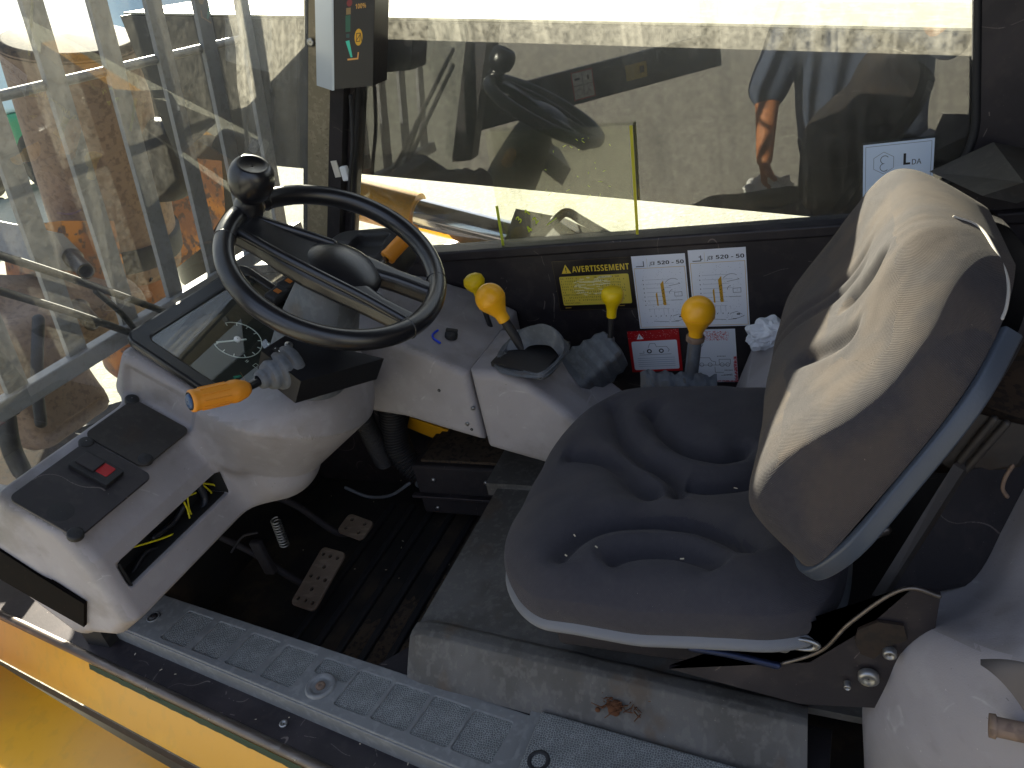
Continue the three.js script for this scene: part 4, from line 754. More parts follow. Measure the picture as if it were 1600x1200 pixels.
  for (let i = 0; i <= 120; i++) { const t = i / 120, a = t * Math.PI * 2 * 10; co.push(a0.clone().lerp(a1, t).addScaledVector(ex, .009 * Math.cos(a)).addScaledVector(ez, .009 * Math.sin(a))); }
  mesh('coil', new THREE.TubeGeometry(new THREE.CatmullRomCurve3(co), 300, .0018, 6), K.bare, sp);
  const lk = thing('pedal_bracket', 'worn metal pedal bracket in the dark footwell', 'bracket');
  mesh('bracket', [beam(P(398, 845, { z: -.93 }), P(425, 895, { z: -.93 }), .028, .018, V(0, 0, 1), .006), capTube([P(362, 862, { z: -.9 }), P(380, 838, { z: -.92 }), P(402, 832, { z: -.93 })], .003, 6)], K.blackDull, lk);
}
// ---------------------------------------------------------------- rear of the cab
{
  const tr = thing('rear_trim_box', 'dusty grey trim box in the rear corner beside the window', 'trim');
  const a = P(1455, 292, { z: -1.36 }), b = P(1550, 222, { z: -1.36 });
  mesh('cover', slab([P(1452, 268, { z: -1.36 }), P(1552, 222, { z: -1.36 }), P(1600, 285, { z: -1.20 }), P(1535, 306, { z: -1.16 })], V(.04, -.014, 0)), M({ map: T.castGrey, color: 0xb0a698, roughness: .7 }), tr);
  const pk = thing('rear_bulkhead', 'black bulkhead box filling the cab behind the backrest', 'bulkhead');
  mesh('bulkhead', box(.30, .575, .10, .70, -1.37, -.56, .01), K.blackDull, pk);
  mesh('upper_panel', box(.235, .30, .10, .66, -1.37, -1.14, .01), K.black, pk);
  // tan dusty sheet behind the seat with punched slots, and the black ribbed bracket
  const ts = thing('rear_shelf', 'tan dust covered shelf behind the seat with small slots', 'shelf');
  const zq = (px, py, z) => P(px, py, { z }); const sh = [zq(1490, 618, -.84), zq(1700, 690, -.80), zq(1700, 530, -1.0), zq(1570, 530, -1.0)];
  mesh('shelf', slab(sh, V(.01, -.02, 0)), M({ map: T.mud, color: 0xffeedd, roughness: .95, ...B(T.wear, .002) }), ts);
  const br = thing('seat_bracket', 'black ribbed steel bracket rising behind the backrest', 'bracket');
  const q = (px, py, z = -.80) => P(px, py, { z });
  mesh('plate', slab([q(1505, 640), q(1560, 655), q(1625, 670), q(1590, 725), q(1500, 745), q(1455, 710)], V(.004, -.006, -.004)), K.bracket, br);
  for (const [a0, b0, a1, b1] of [[1520, 645, 1478, 708], [1553, 655, 1500, 720], [1572, 662, 1508, 735]]) mesh('pressed_rib', capTube([q(a0, b0, -.797), q((a0 + a1) / 2, (b0 + b1) / 2, -.796), q(a1, b1, -.797)], .0045, 8), K.bracket, br);
  mesh('strut', slab([q(1490, 725, -.79), q(1506, 735, -.79), q(1378, 935, -.70), q(1362, 930, -.70)], V(.01, 0, -.01)), K.bracket, br);
  mesh('web', slab([q(1508, 735, -.795), q(1640, 712, -.82), q(1560, 900, -.74), q(1380, 935, -.705)], V(.004, -.004, 0)), K.blackDull, br);
  // springs and slats between shell and bracket
  const ss = thing('seat_suspension', 'dark seat suspension frame with bare rod and clevis beside the cushion', 'suspension');
  for (const [a0, b0, a1, b1] of [[1440, 690, 1480, 672], [1398, 745, 1450, 725], [1360, 795, 1408, 780], [1325, 848, 1385, 828]]) mesh('cross_slat', capTube([q(a0, b0, -.75), q(a1, b1, -.77)], .006, 8), K.metal, ss);
  mesh('lower_frame', box(-.38, .30, .32, .42, -1.08, -.735, .01), K.blackDull, ss);
  mesh('side_plate', slab([P(1045, 1045, { z: -.655 }), P(1265, 1035, { z: -.655 }), P(1350, 985, { z: -.655 }), P(1425, 920, { z: -.655 }), P(1470, 930, { z: -.655 }), P(1440, 1110, { z: -.655 }), P(1250, 1100, { z: -.655 })], V(0, 0, -.006)), K.black, ss);
  mesh('plate_edge', capTube([[1210, 1040], [1282, 1017], [1330, 972], [1420, 919], [1468, 932]].map(([a, b]) => P(a, b, { z: -.652 })), .0022, 6), K.metal, ss);
  const rz = (px, py) => P(px, py, { z: -.648 });
  mesh('rod', capTube([rz(1180, 993), rz(1200, 996), rz(1225, 1000)], .0035, 8), K.bare, ss);
  mesh('rod_eye', lathe([[.008, -.010], [.009, -.008], [.009, .008], [.008, .010], [.001, .0102]], rz(1224, 1002), rz(1224, 990), 20), K.bare, ss);
  mesh('clevis', new THREE.TorusGeometry(.011, .003, 8, 24).scale(1.5, .7, 1).translate(...rz(1252, 1006).toArray()), K.bare, ss);
  mesh('adjuster_rod', capTube([rz(1080, 1012), rz(1140, 1022), rz(1215, 1040)], .0045, 8), M({ color: 0x27304a, roughness: .35, metalness: .6 }), ss);
  for (const [px, py, r] of [[1390, 1020, .007], [1357, 1058, .011], [1324, 1070, .004]]) { const c = P(px, py, { z: -.648 }); mesh('bolt', lathe([[r, -.003], [r, .004], [r * .6, .006], [r * .55, .003], [.001, .003]], c, c.clone().add(V(0, 0, 1)), 18), K.bare, ss); }
  mesh('kidney_plate', slab([[1340, 985], [1372, 972], [1412, 978], [1418, 1000], [1385, 1012], [1365, 1030], [1345, 1022], [1336, 1003]].map(([a, b]) => P(a, b, { z: -.650 })), V(0, 0, -.004)), M({ map: T.mud, color: 0x9a8a80, roughness: .7 }), ss);
  // small hanging hook
  const hk = thing('dangling_hook', 'small rusty hook hanging against the dark rear bulkhead', 'hook');
  mesh('hook', capTube([q(1582, 728, -.77), q(1570, 748, -.77), q(1567, 765, -.77), q(1574, 776, -.77)], .0022, 6), K.rust, hk);
  // pale rear side panel
  const rp = thing('rear_side_panel', 'pale grey moulded side panel with a round cutout and rusty bolt', 'side panel');
  const rows = [ // outline points (px, py, z) from the rounded inner edge outwards
    [[1690, 640, -.86], [1730, 640, -.84], [1800, 640, -.80]],
    [[1622, 740, -.80], [1670, 740, -.78], [1780, 740, -.74]],
    [[1578, 825, -.76], [1650, 830, -.72], [1780, 840, -.68]],
    [[1536, 910, -.72], [1640, 915, -.66], [1780, 915, -.62]],
    [[1490, 948, -.70], [1600, 985, -.60], [1780, 990, -.56]],
    [[1440, 968, -.68], [1580, 1030, -.57], [1780, 1040, -.53]],
    [[1405, 1010, -.665], [1560, 1080, -.555], [1780, 1090, -.51]],
    [[1385, 1070, -.655], [1550, 1130, -.54], [1780, 1140, -.49]],
    [[1358, 1140, -.65], [1550, 1180, -.53], [1780, 1200, -.48]],
    [[1358, 1260, -.645], [1550, 1280, -.525], [1780, 1290, -.47]],
  ].map((r) => r.map(([a, b, z]) => P(a, b, { z })));
  const rowC = rows.map((r) => new THREE.CatmullRomCurve3([r[0].clone().lerp(r[1], .0).add(V(-.004, -.01, -.06)), r[0], r[0].clone().lerp(r[1], .35).add(V(0, .006, .012)), r[1], r[2]]));
  mesh('panel', grid((u, v) => { const c = new THREE.CatmullRomCurve3(rowC.map((q) => q.getPoint(u))); return c.getPoint(v); }, 40, 50), K.plastic, rp);
  const bc = P(1545, 1133, { z: -.52 });
  mesh('rusty_bolt', [lathe([[.001, 0], [.010, 0], [.0105, .005], [.0085, .006], [.0085, .06]], bc, bc.clone().add(V(.95, .02, .1)), 20)], K.rust, rp);
  const cu = P(1560, 1040, { z: -.545 });
  mesh('cutout', grid((u, v) => { const px = lerp(1532, 1640, u), top = 1030 - 8 * Math.sin(u * 3) + 20 * u; return P(px, lerp(top, top + 60 + 60 * u, v * v * u + v * .15), { z: -.545 + .02 * v }); }, 20, 8), M({ color: 0x6b6259, roughness: .9 }), rp);
}
// ---------------------------------------------------------------- stickers on the side wall
{
  const wall = (name, label, x0, x1, y0, y1, map, o = {}) => { const lean = o.lean || 0; const m = sheet(name, V(x0, y0, ZW + .001), V(x1 - x0, lean, 0), V(o.skew || 0, y1 - y0, 0), map, null, 0, o.rough || .42, .001, o.extra || {}); return tag(m, label, 'sticker', o.group); };
  const warn = canvas(768, 512, (x, w, h) => {
    x.fillStyle = '#1b1518'; x.fillRect(0, 0, w, h); x.strokeStyle = '#6a5c3a'; x.lineWidth = 2; x.strokeRect(4, 4, w - 8, h - 8);
    x.fillStyle = '#e2c43c'; x.beginPath(); x.moveTo(82, 130); x.lineTo(130, 40); x.lineTo(178, 130); x.fill(); x.fillStyle = '#1b1518'; x.fillRect(125, 70, 10, 34); x.fillRect(125, 110, 10, 10);
    x.fillStyle = '#e2c43c'; x.font = 'bold 82px sans-serif'; x.save(); x.translate(190, 122); x.scale(.86, 1); x.fillText('AVERTISSEMENT', 0, 0, 640); x.restore();
    x.fillStyle = '#d9c24a'; x.beginPath(); x.roundRect ? x.roundRect(48, 160, 676, 296, 16) : x.rect(48, 160, 676, 296); x.fill();
    x.fillStyle = '#ece2ae'; for (let i = 0; i < 90; i++) x.fillRect(170 + 330 * hash(i, 5, 1), 170 + 190 * hash(i, 6, 1), 90 * hash(i, 7, 1), 8);
    x.fillStyle = '#3a3016'; x.font = '24px monospace';
    // too worn to read but for a few words: the rest is broken strokes
    for (let i = 0; i < 10; i++) for (let k = 0; k < (i === 9 ? 0 : 33); k++) { if ((i === 0 && k > 15) || (i === 6 && k < 14)) continue; if (hash(k, i, 41) < .18) continue; x.globalAlpha = (k > 8 && k < 20 && i < 5) ? .12 : .7; x.fillRect(60 + k * 19, 176 + i * 28, 4 + 8 * hash(k, i, 42), 3); x.fillRect(60 + k * 19 + 6 * hash(k, i, 43), 176 + i * 28, 3, 13); if (hash(k, i, 44) > .4) x.fillRect(60 + k * 19, 187 + i * 28, 10, 3); }
    x.globalAlpha = .75; x.fillText('DE TRAVAILLER SUR', 390, 190); x.fillText('AVERTISSEMENT', 60, 190 + 6 * 28); x.fillText('PRECAUTIONS.', 60, 190 + 9 * 28); x.globalAlpha = 1;
    x.fillStyle = '#caa63a'; x.fillRect(60, 478, 60, 6); x.fillRect(560, 474, 90, 5);
  });
  wall('warning_sticker', 'black and yellow warning sticker headed in French on the side wall', -.529, -.366, .570, .680, warn, { rough: .3 });
  const chart = (fork) => canvas(512, 768, (x, w, h) => {
    x.fillStyle = '#e4e8f0'; x.fillRect(0, 0, w, h); x.strokeStyle = '#c9a95a'; x.lineWidth = 4; x.strokeRect(14, 128, w - 28, h - 142);
    x.strokeStyle = '#111'; x.lineWidth = 7; x.beginPath(); x.moveTo(36, 108); x.lineTo(112, 108); x.lineTo(112, 56); if (fork) { x.moveTo(112, 70); x.lineTo(94, 70); x.moveTo(112, 92); x.lineTo(128, 92); } x.stroke();
    x.strokeStyle = '#c9c2a6'; x.lineWidth = 3; x.beginPath(); x.moveTo(146, 30); x.lineTo(146, 120); x.stroke();
    x.fillStyle = '#15161a'; x.font = 'italic bold 48px sans-serif'; x.save(); x.translate(170, 100); x.scale(.62, 1); x.fillText('JCB', 0, 0); x.restore(); x.font = 'bold 60px sans-serif'; x.save(); x.translate(244, 98); x.scale(1.18, .82); x.fillText('520 - 50', 0, 0, 215); x.restore();
    x.lineWidth = 2; x.strokeStyle = '#7a8290'; for (let i = 0; i < 8; i++) { x.beginPath(); x.moveTo(110, 250 + i * 44); x.lineTo(300 + 100 * hash(i, 1, 8), 250 + i * 44); x.stroke(); } for (let i = 0; i < 6; i++) { x.beginPath(); x.moveTo(120 + i * 46, 560); x.lineTo(120 + i * 46, 570 + 60 * hash(i, 2, 8)); x.stroke(); }
    x.fillStyle = '#4a4f58'; for (let i = 0; i < 7; i++) x.fillRect(84, 246 + i * 44, 7, 11); for (let i = 0; i < 5; i++) x.fillRect(122 + i * 50, 630, 7, 11);
    x.fillStyle = '#c7971d'; x.beginPath(); x.moveTo(252, 300); x.lineTo(282, 262); x.lineTo(290, 520); x.lineTo(262, 520); x.fill(); x.beginPath(); x.moveTo(196, 400); x.lineTo(212, 380); x.lineTo(214, 524); x.lineTo(200, 524); x.fill(); x.fillStyle = '#6d5512'; for (let i = 0; i < 14; i++) x.fillRect(256 + 24 * hash(i, 1, 2), 300 + 210 * hash(i, 2, 2), 8, 8);
    x.strokeStyle = '#272b33'; x.lineWidth = 3; x.beginPath(); x.moveTo(300, 285); x.quadraticCurveTo(360, 220, 420, 260); x.moveTo(330, 320); x.lineTo(440, 300); x.lineTo(425, 290); x.moveTo(330, 400); x.quadraticCurveTo(330, 370, 360, 360); x.moveTo(380, 390); x.lineTo(450, 385); x.lineTo(450, 430); x.lineTo(380, 430); x.closePath(); x.moveTo(340, 470); x.lineTo(450, 470); x.moveTo(320, 700); x.quadraticCurveTo(400, 700, 470, 660); x.moveTo(340, 640); x.lineTo(400, 620); x.lineTo(450, 650); x.moveTo(150, 690); x.lineTo(300, 700); x.stroke();
    x.fillStyle = '#272b33'; for (let i = 0; i < 120; i++) x.fillRect(60 + 400 * hash(i, 3, 4), 150 + 570 * hash(i, 4, 4), 3, 3); x.fillRect(400, 640, 30, 14); x.fillRect(360, 690, 34, 8);
  });
  wall('load_chart', 'white load chart sticker with fork symbol beside the black warning sticker', -.366, -.263, .525, .680, chart(false));
  wall('load_chart', 'white load chart sticker nearest the backrest above the tall lever', -.2575, -.153, .526, .685, chart(true));
  const red = canvas(640, 600, (x, w, h) => {
    x.fillStyle = '#b3161d'; x.fillRect(0, 0, w, h); x.fillStyle = '#e6e6ea'; for (let i = 0; i < 70; i++) x.fillRect(w * hash(i, 1, 6), 110 * hash(i, 2, 6), 3 + 5 * hash(i, 3, 6), 4); x.fillStyle = '#dfe3ea'; x.beginPath(); x.roundRect ? x.roundRect(36, 150, w - 72, h - 180, 24) : x.rect(36, 150, w - 72, h - 180); x.fill();
    x.fillStyle = '#eef0f2'; x.beginPath(); x.moveTo(110, 120); x.lineTo(150, 40); x.lineTo(200, 120); x.fill(); x.fillStyle = '#222'; x.fillRect(148, 68, 8, 28); x.fillRect(148, 102, 8, 8);
    x.strokeStyle = '#22252c'; x.lineWidth = 14; for (const a of [250, 400]) { x.beginPath(); x.arc(a, 300, 24, 0, 7); x.stroke(); } x.lineWidth = 4; x.beginPath(); x.moveTo(120, 325); x.lineTo(180, 325); x.lineTo(180, 290); x.moveTo(240, 250); x.lineTo(265, 190); x.lineTo(330, 190); x.lineTo(345, 240); x.lineTo(470, 240); x.lineTo(500, 290); x.lineTo(480, 320); x.moveTo(120, 350); x.lineTo(520, 350); x.stroke(); x.lineWidth = 3; x.strokeStyle = '#50607c'; for (let i = 0; i < 5; i++) { x.beginPath(); x.moveTo(90, 400 + i * 30); x.lineTo(560, 400 + i * 30); x.stroke(); } x.strokeStyle = '#2a52a4'; x.beginPath(); x.moveTo(330, 460); x.lineTo(560, 460); x.stroke();
  });
  wall('tyre_sticker', 'red bordered white sticker with a machine outline and two wheels', -.394, -.289, .424, .519, red, { lean: .004 });
  const worn = canvas(480, 640, (x, w, h) => {
    x.fillStyle = '#dde2ea'; x.fillRect(0, 0, w, h); x.fillStyle = '#b8242c'; for (let i = 0; i < 420; i++) { const a = w * (.25 + .6 * hash(i, 1, 9)), b = 20 + 110 * hash(i, 2, 9); if (hash(i, 4, 9) > Math.abs(a / w - .55) * 1.7) { x.globalAlpha = .6; x.fillRect(a, b, 9 * hash(i, 3, 9) + 2, 6); } } for (let i = 0; i < 160; i++) { x.fillRect(w - 14 - 26 * hash(i, 5, 9) ** 2, h * (.5 + .5 * hash(i, 6, 9)), 12, 8); x.fillRect(w * hash(i, 7, 9), h - 10 - 10 * hash(i, 8, 9), 12, 7); } x.globalAlpha = 1;
    x.strokeStyle = '#2a2d35'; x.lineWidth = 4; x.beginPath(); x.moveTo(0, 430); x.lineTo(400, 430); x.moveTo(60, 430); x.lineTo(60, 340); x.lineTo(190, 340); x.lineTo(210, 380); x.lineTo(250, 390); x.lineTo(250, 430); x.moveTo(290, 430); x.lineTo(290, 360); x.lineTo(410, 360); x.lineTo(410, 420); x.moveTo(240, 520); x.lineTo(240, 450); x.moveTo(240, 520); x.lineTo(330, 520); x.moveTo(300, 560); x.lineTo(420, 540); x.stroke(); for (const a of [100, 190, 320, 380]) { x.beginPath(); x.arc(a, 425, 22, 0, 7); x.stroke(); } x.beginPath(); x.arc(90, 170, 40, 0, 7); x.stroke(); x.fillStyle = '#2a2d35'; for (let k = 0; k < 6; k++) { x.fillRect(272 + k * 16, 318, 9, 9); x.fillRect(342 + k * 15, 488, 8, 11); x.fillRect(332 + k * 16, 548, 8, 11); }
  });
  wall('towing_sticker', 'worn white sticker with flaking red edge and a trailer outline', -.268, -.181, .401, .520, worn);
  // noise plate on the glass
  const noiseP = canvas(640, 640, (x, w, h) => { x.fillStyle = '#cfe0f4'; x.fillRect(0, 0, w, h); x.strokeStyle = '#46505c'; x.lineWidth = 3; x.strokeRect(24, 24, w - 48, h - 48); x.beginPath(); for (let i = 0; i < 6; i++) { const a = i / 6 * Math.PI * 2 + Math.PI / 6; x[i ? 'lineTo' : 'moveTo'](190 + 105 * Math.cos(a), 190 + 105 * Math.sin(a)); } x.closePath(); x.stroke(); x.lineWidth = 6; x.beginPath(); x.arc(200, 160, 38, -.6, -4.4, true); x.arc(196, 232, 38, -2, -5.6, true); x.stroke(); x.fillStyle = '#10141a'; x.font = 'bold 150px sans-serif'; x.fillText('L', 356, 226); x.font = '70px sans-serif'; x.fillText('DA', 440, 230); x.font = 'bold 260px sans-serif'; x.fillText('98', 270, 540); });
  const g = sheet('noise_plate', V(.040, .730, ZW - .020), V(.104, 0, 0), V(-.001, .110, 0), noiseP, null, 0, .4, .001); tag(g, 'pale blue noise level sticker on the window above the backrest', 'sticker');
}
// clear plastic chart leaning on the glass
{
  const cp = thing('clear_chart', 'clear plastic load chart with yellow edge leaning on the side window', 'chart');
  const z = ZW - .012, q = (px, py) => P(px, py, { z });
  const a = q(787, 388), b = q(996, 366), c = q(986, 196), d = q(757, 206);
  const print = canvas(1024, 768, (x, w, h) => { x.clearRect(0, 0, w, h); x.strokeStyle = '#b9d23a'; x.fillStyle = '#c8dc30'; x.lineWidth = 5; x.font = 'bold 64px sans-serif'; x.save(); x.translate(190, 640); x.rotate(-.75); x.fillText('3', 0, -40); x.fillText('1', 80, -20); x.fillText('4', 0, 60); x.fillText('2', 80, 60); x.restore(); x.lineWidth = 3; x.globalAlpha = .8; for (let i = 0; i < 26; i++) { const X = 340 + 560 * hash(i, 1, 5), Y = 130 + 420 * hash(i, 2, 5); x.beginPath(); x.moveTo(X, Y); x.lineTo(X + 40 * hash(i, 3, 5) - 10, Y + 30 * hash(i, 4, 5) - 15); x.stroke(); } x.globalAlpha = 1; x.lineWidth = 6; x.beginPath(); x.moveTo(370, 640); x.lineTo(450, 600); x.stroke(); });
  mesh('sheet', grid((u, v) => a.clone().lerp(b, u).lerp(d.clone().lerp(c, u), v), 1, 1), M({ color: 0xf3f5ea, transmission: 1, thickness: 0, roughness: .16, ior: 1.6 }), cp);
  const e1 = b.clone().sub(a), f1 = d.clone().sub(a);
  sheet('print', a.clone().add(V(0, 0, .001)), e1, f1, print, cp, 0, .5, .001, { transparent: true });
  mesh('yellow_edge', [beam(b, c, .005, .003, V(0, 0, 1))], M({ color: 0xd8d21a, roughness: .5, transmission: .3, thickness: 0 }), cp);
  mesh('yellow_edge', [beam(a, a.clone().lerp(d, .38), .005, .003, V(0, 0, 1))], M({ color: 0xc8d43a, roughness: .5, transmission: .3, thickness: 0 }), cp);
}
// ---------------------------------------------------------------- outside: boom, cylinder, chassis
{
  const bm = thing('lifting_boom', 'long dark lifting boom raised alongside the side window', 'boom');
  const z0 = -1.465, z1 = -1.86, q = (px, py) => P(px, py, { z: z0 });
  const t0 = q(590, 33), t1 = q(1510, 52), m = (t1.y - t0.y) / (t1.x - t0.x), Y = (x) => t0.y + m * (x - t0.x);
  const b0 = q(776, 292), b1 = q(1292, 341), mb = (b1.y - b0.y) / (b1.x - b0.x), Yb = (x) => b0.y + mb * (x - b0.x);
  const X0 = -1.46, X1 = 1.4;
  mesh('beam', slab([V(X0, Yb(X0), z0), V(X1, Yb(X1), z0), V(X1, Y(X1), z0), V(X0, Y(X0), z0)], V(0, 0, z1 - z0)), K.boom, bm);
  mesh('dusty_top', slab([V(X0, Y(X0) + .002, z0 - .012), V(X1, Y(X1) + .002, z0 - .012), V(X1, Y(X1) + .002, z1 + .012), V(X0, Y(X0) + .002, z1 + .012)], V(0, .004, 0)), M({ map: T.ground, roughness: .6 }), bm);
  const st = canvas(256, 300, (x, w, h) => { x.fillStyle = '#e9e6dc'; x.fillRect(0, 0, w, h); x.strokeStyle = '#c33'; x.lineWidth = 14; x.strokeRect(6, 6, w - 12, h - 12); x.strokeStyle = '#333'; x.lineWidth = 4; x.beginPath(); x.moveTo(128, 14); x.lineTo(128, 286); x.moveTo(14, 150); x.lineTo(242, 150); x.stroke(); x.fillStyle = '#222'; x.fillRect(50, 60, 24, 50); x.fillRect(160, 70, 60, 22); x.beginPath(); x.moveTo(40, 270); x.lineTo(70, 200); x.lineTo(100, 270); x.stroke(); x.beginPath(); x.arc(185, 220, 34, 0, 7); x.stroke(); });
  const cy = thing('hydraulic_cylinder', 'chrome hydraulic rod with yellow barrel below the boom', 'cylinder');
  const zc = -1.72, r0 = P(650, 334, { z: zc }), r1 = P(800, 372, { z: zc });
  mesh('rod', cyl(r0, r1, .042, .042, 32), K.chrome, cy);
  mesh('barrel', cyl(r0.clone().lerp(r1, -.9), r0.clone().lerp(r1, .02), .054, .054, 32), K.yellow, cy);
  mesh('clevis', cyl(r1, r1.clone().lerp(r0, -.3), .055, .055, 24), K.boom, cy);
  const ch = thing('chassis_rail', 'yellow chassis rail below the hydraulic rod', 'chassis');
  mesh('rail', slab([P(560, 425, { z: -1.66 }), P(1200, 420, { z: -1.66 }), P(1200, 395, { z: -1.66 }), P(735, 384, { z: -1.66 }), P(690, 392, { z: -1.66 })], V(0, 0, -.06)), K.yellow, ch);
  const pl = thing('sloping_plate', 'black sloping cover plate beyond the lower window edge', 'cover');
  mesh('plate', slab([P(782, 392, { z: -1.50 }), P(980, 385, { z: -1.50 }), P(880, 340, { z: -1.62 }), P(806, 326, { z: -1.62 })], V(0, -.015, -.01)), K.boom, pl);
  const hs = thing('rubber_hose', 'thick black hose arching over the cover plate outside', 'hose');
  mesh('hose', capTube([P(866, 345, { z: -1.6 }), P(885, 332, { z: -1.6 }), P(910, 345, { z: -1.6 }), P(945, 365, { z: -1.6 }), P(985, 385, { z: -1.6 })], .010, 10), K.greyRubber, hs);
}
// front carriage beyond the windscreen
{
  const S = .875, X = -2.0 * S, q = (px, py, x = -2) => P(px, py, { x: x * S });
  const ld = thing('lift_ram_post', 'big rust brown upright ram post with a pale flat top', 'post');
  const a = q(192, 400, -2.22), t = q(108, 60, -2.0), d = t.clone().sub(a).normalize();
  mesh('post', lathe([[.001, -.02], [.158, -.02], [.16, 0], [.16, .12], [.16, a.distanceTo(t) - .012], [.152, a.distanceTo(t)], [.001, a.distanceTo(t) + .004]], a, t, 48), K.rust, ld);
  { const L = a.distanceTo(t); mesh('post_cap', lathe([[.161, L - .016], [.154, L + .002], [.144, L + .006], [.001, L + .010]], a, t, 48), M({ map: T.mud, color: 0xfff0e0, roughness: .8 }), ld); }
  mesh('clamp_band', lathe([[.15, .02], [.170, .03], [.170, .09], [.15, .10]], a, t, 48), K.rubber, ld);
  mesh('post_foot', lathe([[.12, -.38], [.13, -.36], [.13, -.02], [.10, -.01]], a, t, 40), K.rustYellow, ld);
  const l2 = thing('round_tank', 'dark round topped tank behind the brown ram post', 'tank');
  const a2 = q(330, 300, -2.45), t2 = q(262, 72, -2.4);
  mesh('tank', lathe([[.001, -.3], [.2, -.3], [.2, a2.distanceTo(t2) - .03], [.18, a2.distanceTo(t2)], [.001, a2.distanceTo(t2) + .01]], a2, t2, 48), K.boom, l2);
  const vb = thing('valve_block', 'yellow valve block with two short pipe stubs', 'valve block');
  mesh('block', slab([q(95, 345, -1.95), q(178, 345, -1.95), q(215, 510, -1.95), q(118, 515, -1.95)], V(-.22, 0, 0)), K.rustYellow, vb);
  mesh('cap_box', slab([q(58, 358, -1.9), q(98, 365, -1.9), q(128, 395, -1.9), q(118, 424, -1.9), q(72, 420, -1.9)], V(-.2, .05, 0)), K.guard, vb);
  for (const [px, py] of [[112, 402], [122, 480]]) { const c = q(px, py, -1.9), e = c.clone().add(V(.09, -.02, .05)); const pip = mesh('pipe_stub', lathe([[.022, 0], [.024, .01], [.019, .014], [.019, c.distanceTo(e)], [.014, c.distanceTo(e)], [.013, .02], [.001, .02]], c, e, 24), K.metal, vb); }
  const tp = thing('tan_side_plate', 'tan sunlit steel side plate beyond the windscreen', 'plate');
  mesh('plate', slab([q(268, 262, -2.1), q(345, 235, -2.1), q(352, 330, -2.1), q(318, 385, -2.1), q(262, 430, -2.1)], V(-.05, 0, .02)), K.rustYellow, tp);
  mesh('dark_brace', slab([q(225, 300, -2.06), q(262, 290, -2.06), q(262, 400, -2.06), q(236, 440, -2.06)], V(-.06, 0, 0)), K.boom, tp);
  const hc = thing('hose_cover', 'dark curved hose cover in front of the tank', 'cover');
  mesh('cover', field((x, y, z) => { const c = q(236, 222, -1.95); return sdBox(x - c.x, y - c.y + .05, z - c.z, .09, .11, .075, .07); }, q(236, 222, -1.95).add(V(-.13, -.2, -.11)), q(236, 222, -1.95).add(V(.13, .1, .11)), .012), K.rubber, hc);
  const ax = thing('front_axle', 'rusty brown front axle housing low in front of the cab', 'axle');
  mesh('housing', field((x, y, z) => { const c = q(40, 470, -1.9), p = V(x, y, z); let s = sdCone(p, c.clone().add(V(-.1, .08, .25)), c.clone().add(V(-.1, -.14, -.25)), .08, .10); s = smin(s, sdBox(x - c.x, y - c.y + .15, z - c.z - .08, .09, .14, .10, .03), .08); return s + .01 * noise.noise(x * 14, y * 14, z * 14); }, q(40, 470, -1.9).add(V(-.4, -.5, -.55)), q(40, 470, -1.9).add(V(.25, .35, .55)), .018), K.rust, ax);
  for (const [p, r] of [[[[8, 640], [18, 700], [34, 735]], .018], [[[60, 500], [58, 600], [64, 660]], .012], [[[10, 560], [26, 590], [22, 640]], .012]]) mesh('axle_hose', capTube(p.map(([u, v]) => q(u, v, -1.7)), r, 10), K.rubber, ax);
  const fd = thing('front_fender', 'pale tan front mudguard low beyond the dash', 'mudguard');
  mesh('mudguard', grid((u, v) => V(-1.62 - .75 * u, .42 + .10 * Math.sin(u * Math.PI) - .03 * v, -1.05 + .62 * v), 20, 8), M({ map: T.mud, color: 0xfff2e0, roughness: .9 }), fd);
  mesh('mudguard_skirt', slab([V(-1.62, .4, -.43), V(-2.37, .4, -.43), V(-2.37, .1, -.43), V(-1.62, .1, -.43)], V(0, 0, .02)), K.rustYellow, fd);
  const fw2 = thing('tractor_tyre', 'large black front tyre under the dusty mudguard', 'wheel');
  { const c = V(-2.0, -.08, -1.15), a = c.clone().add(V(0, 0, -.16)), b = c.clone().add(V(0, 0, .16));
    mesh('tyre', lathe([[.26, 0], [.40, -.005], [.455, .02], [.47, .05], [.47, .27], [.455, .30], [.40, .325], [.26, .32]], a, b, 64), K.rubber, fw2);
    mesh('rim', lathe([[.001, .06], [.08, .06], [.22, .03], [.26, .02], [.262, .30], [.22, .29], [.1, .24], [.001, .24]], a, b, 48), K.rustYellow, fw2);
    for (let i = 0; i < 22; i++) { const t = i / 22 * Math.PI * 2, g = new THREE.BoxGeometry(.06, .03, .17); for (const s of [-1, 1]) { const h = g.clone().rotateY(s * .5).translate(0, .478, s * .075).rotateZ(t + s * .07).translate(c.x, c.y, c.z); mesh('tread_lug', h, K.rubber, fw2); } } }
  // machines parked far ahead
  const mach = (label, x, z, c1, c2, s) => {
    const t = thing('parked_machine', label, 'machine'); const g = (n, ge, c) => mesh(n, ge.map((k) => k.scale(s, s, s).translate(x, -.55, z)), M({ color: c, roughness: .5 }), t);
    g('body', [box(-1.4, 1.4, .6, 1.3, -.7, .7, .12)], c1); g('cabin', [box(-.2, .9, 1.3, 2.4, -.6, .6, .1)], c2); g('hood', [box(-1.3, -.3, 1.2, 1.6, -.5, .5, .15)], c1);
    for (const [wx2, wz] of [[-1, -.75], [-1, .75], [.9, -.75], [.9, .75]]) g('wheel', [cyl(V(wx2, .5, wz - .15), V(wx2, .5, wz + .15), .5, .5, 24)], 0x151515);
  };
  mach('green and pale parked machine in the far yard', -13, -10.2, 0x2f8a5c, 0xbfd8e4, 1.0);
  mach('red parked machine standing farther off in the yard', -12, -12.4, 0xb02a3a, 0x9fb4c8, 1.2);
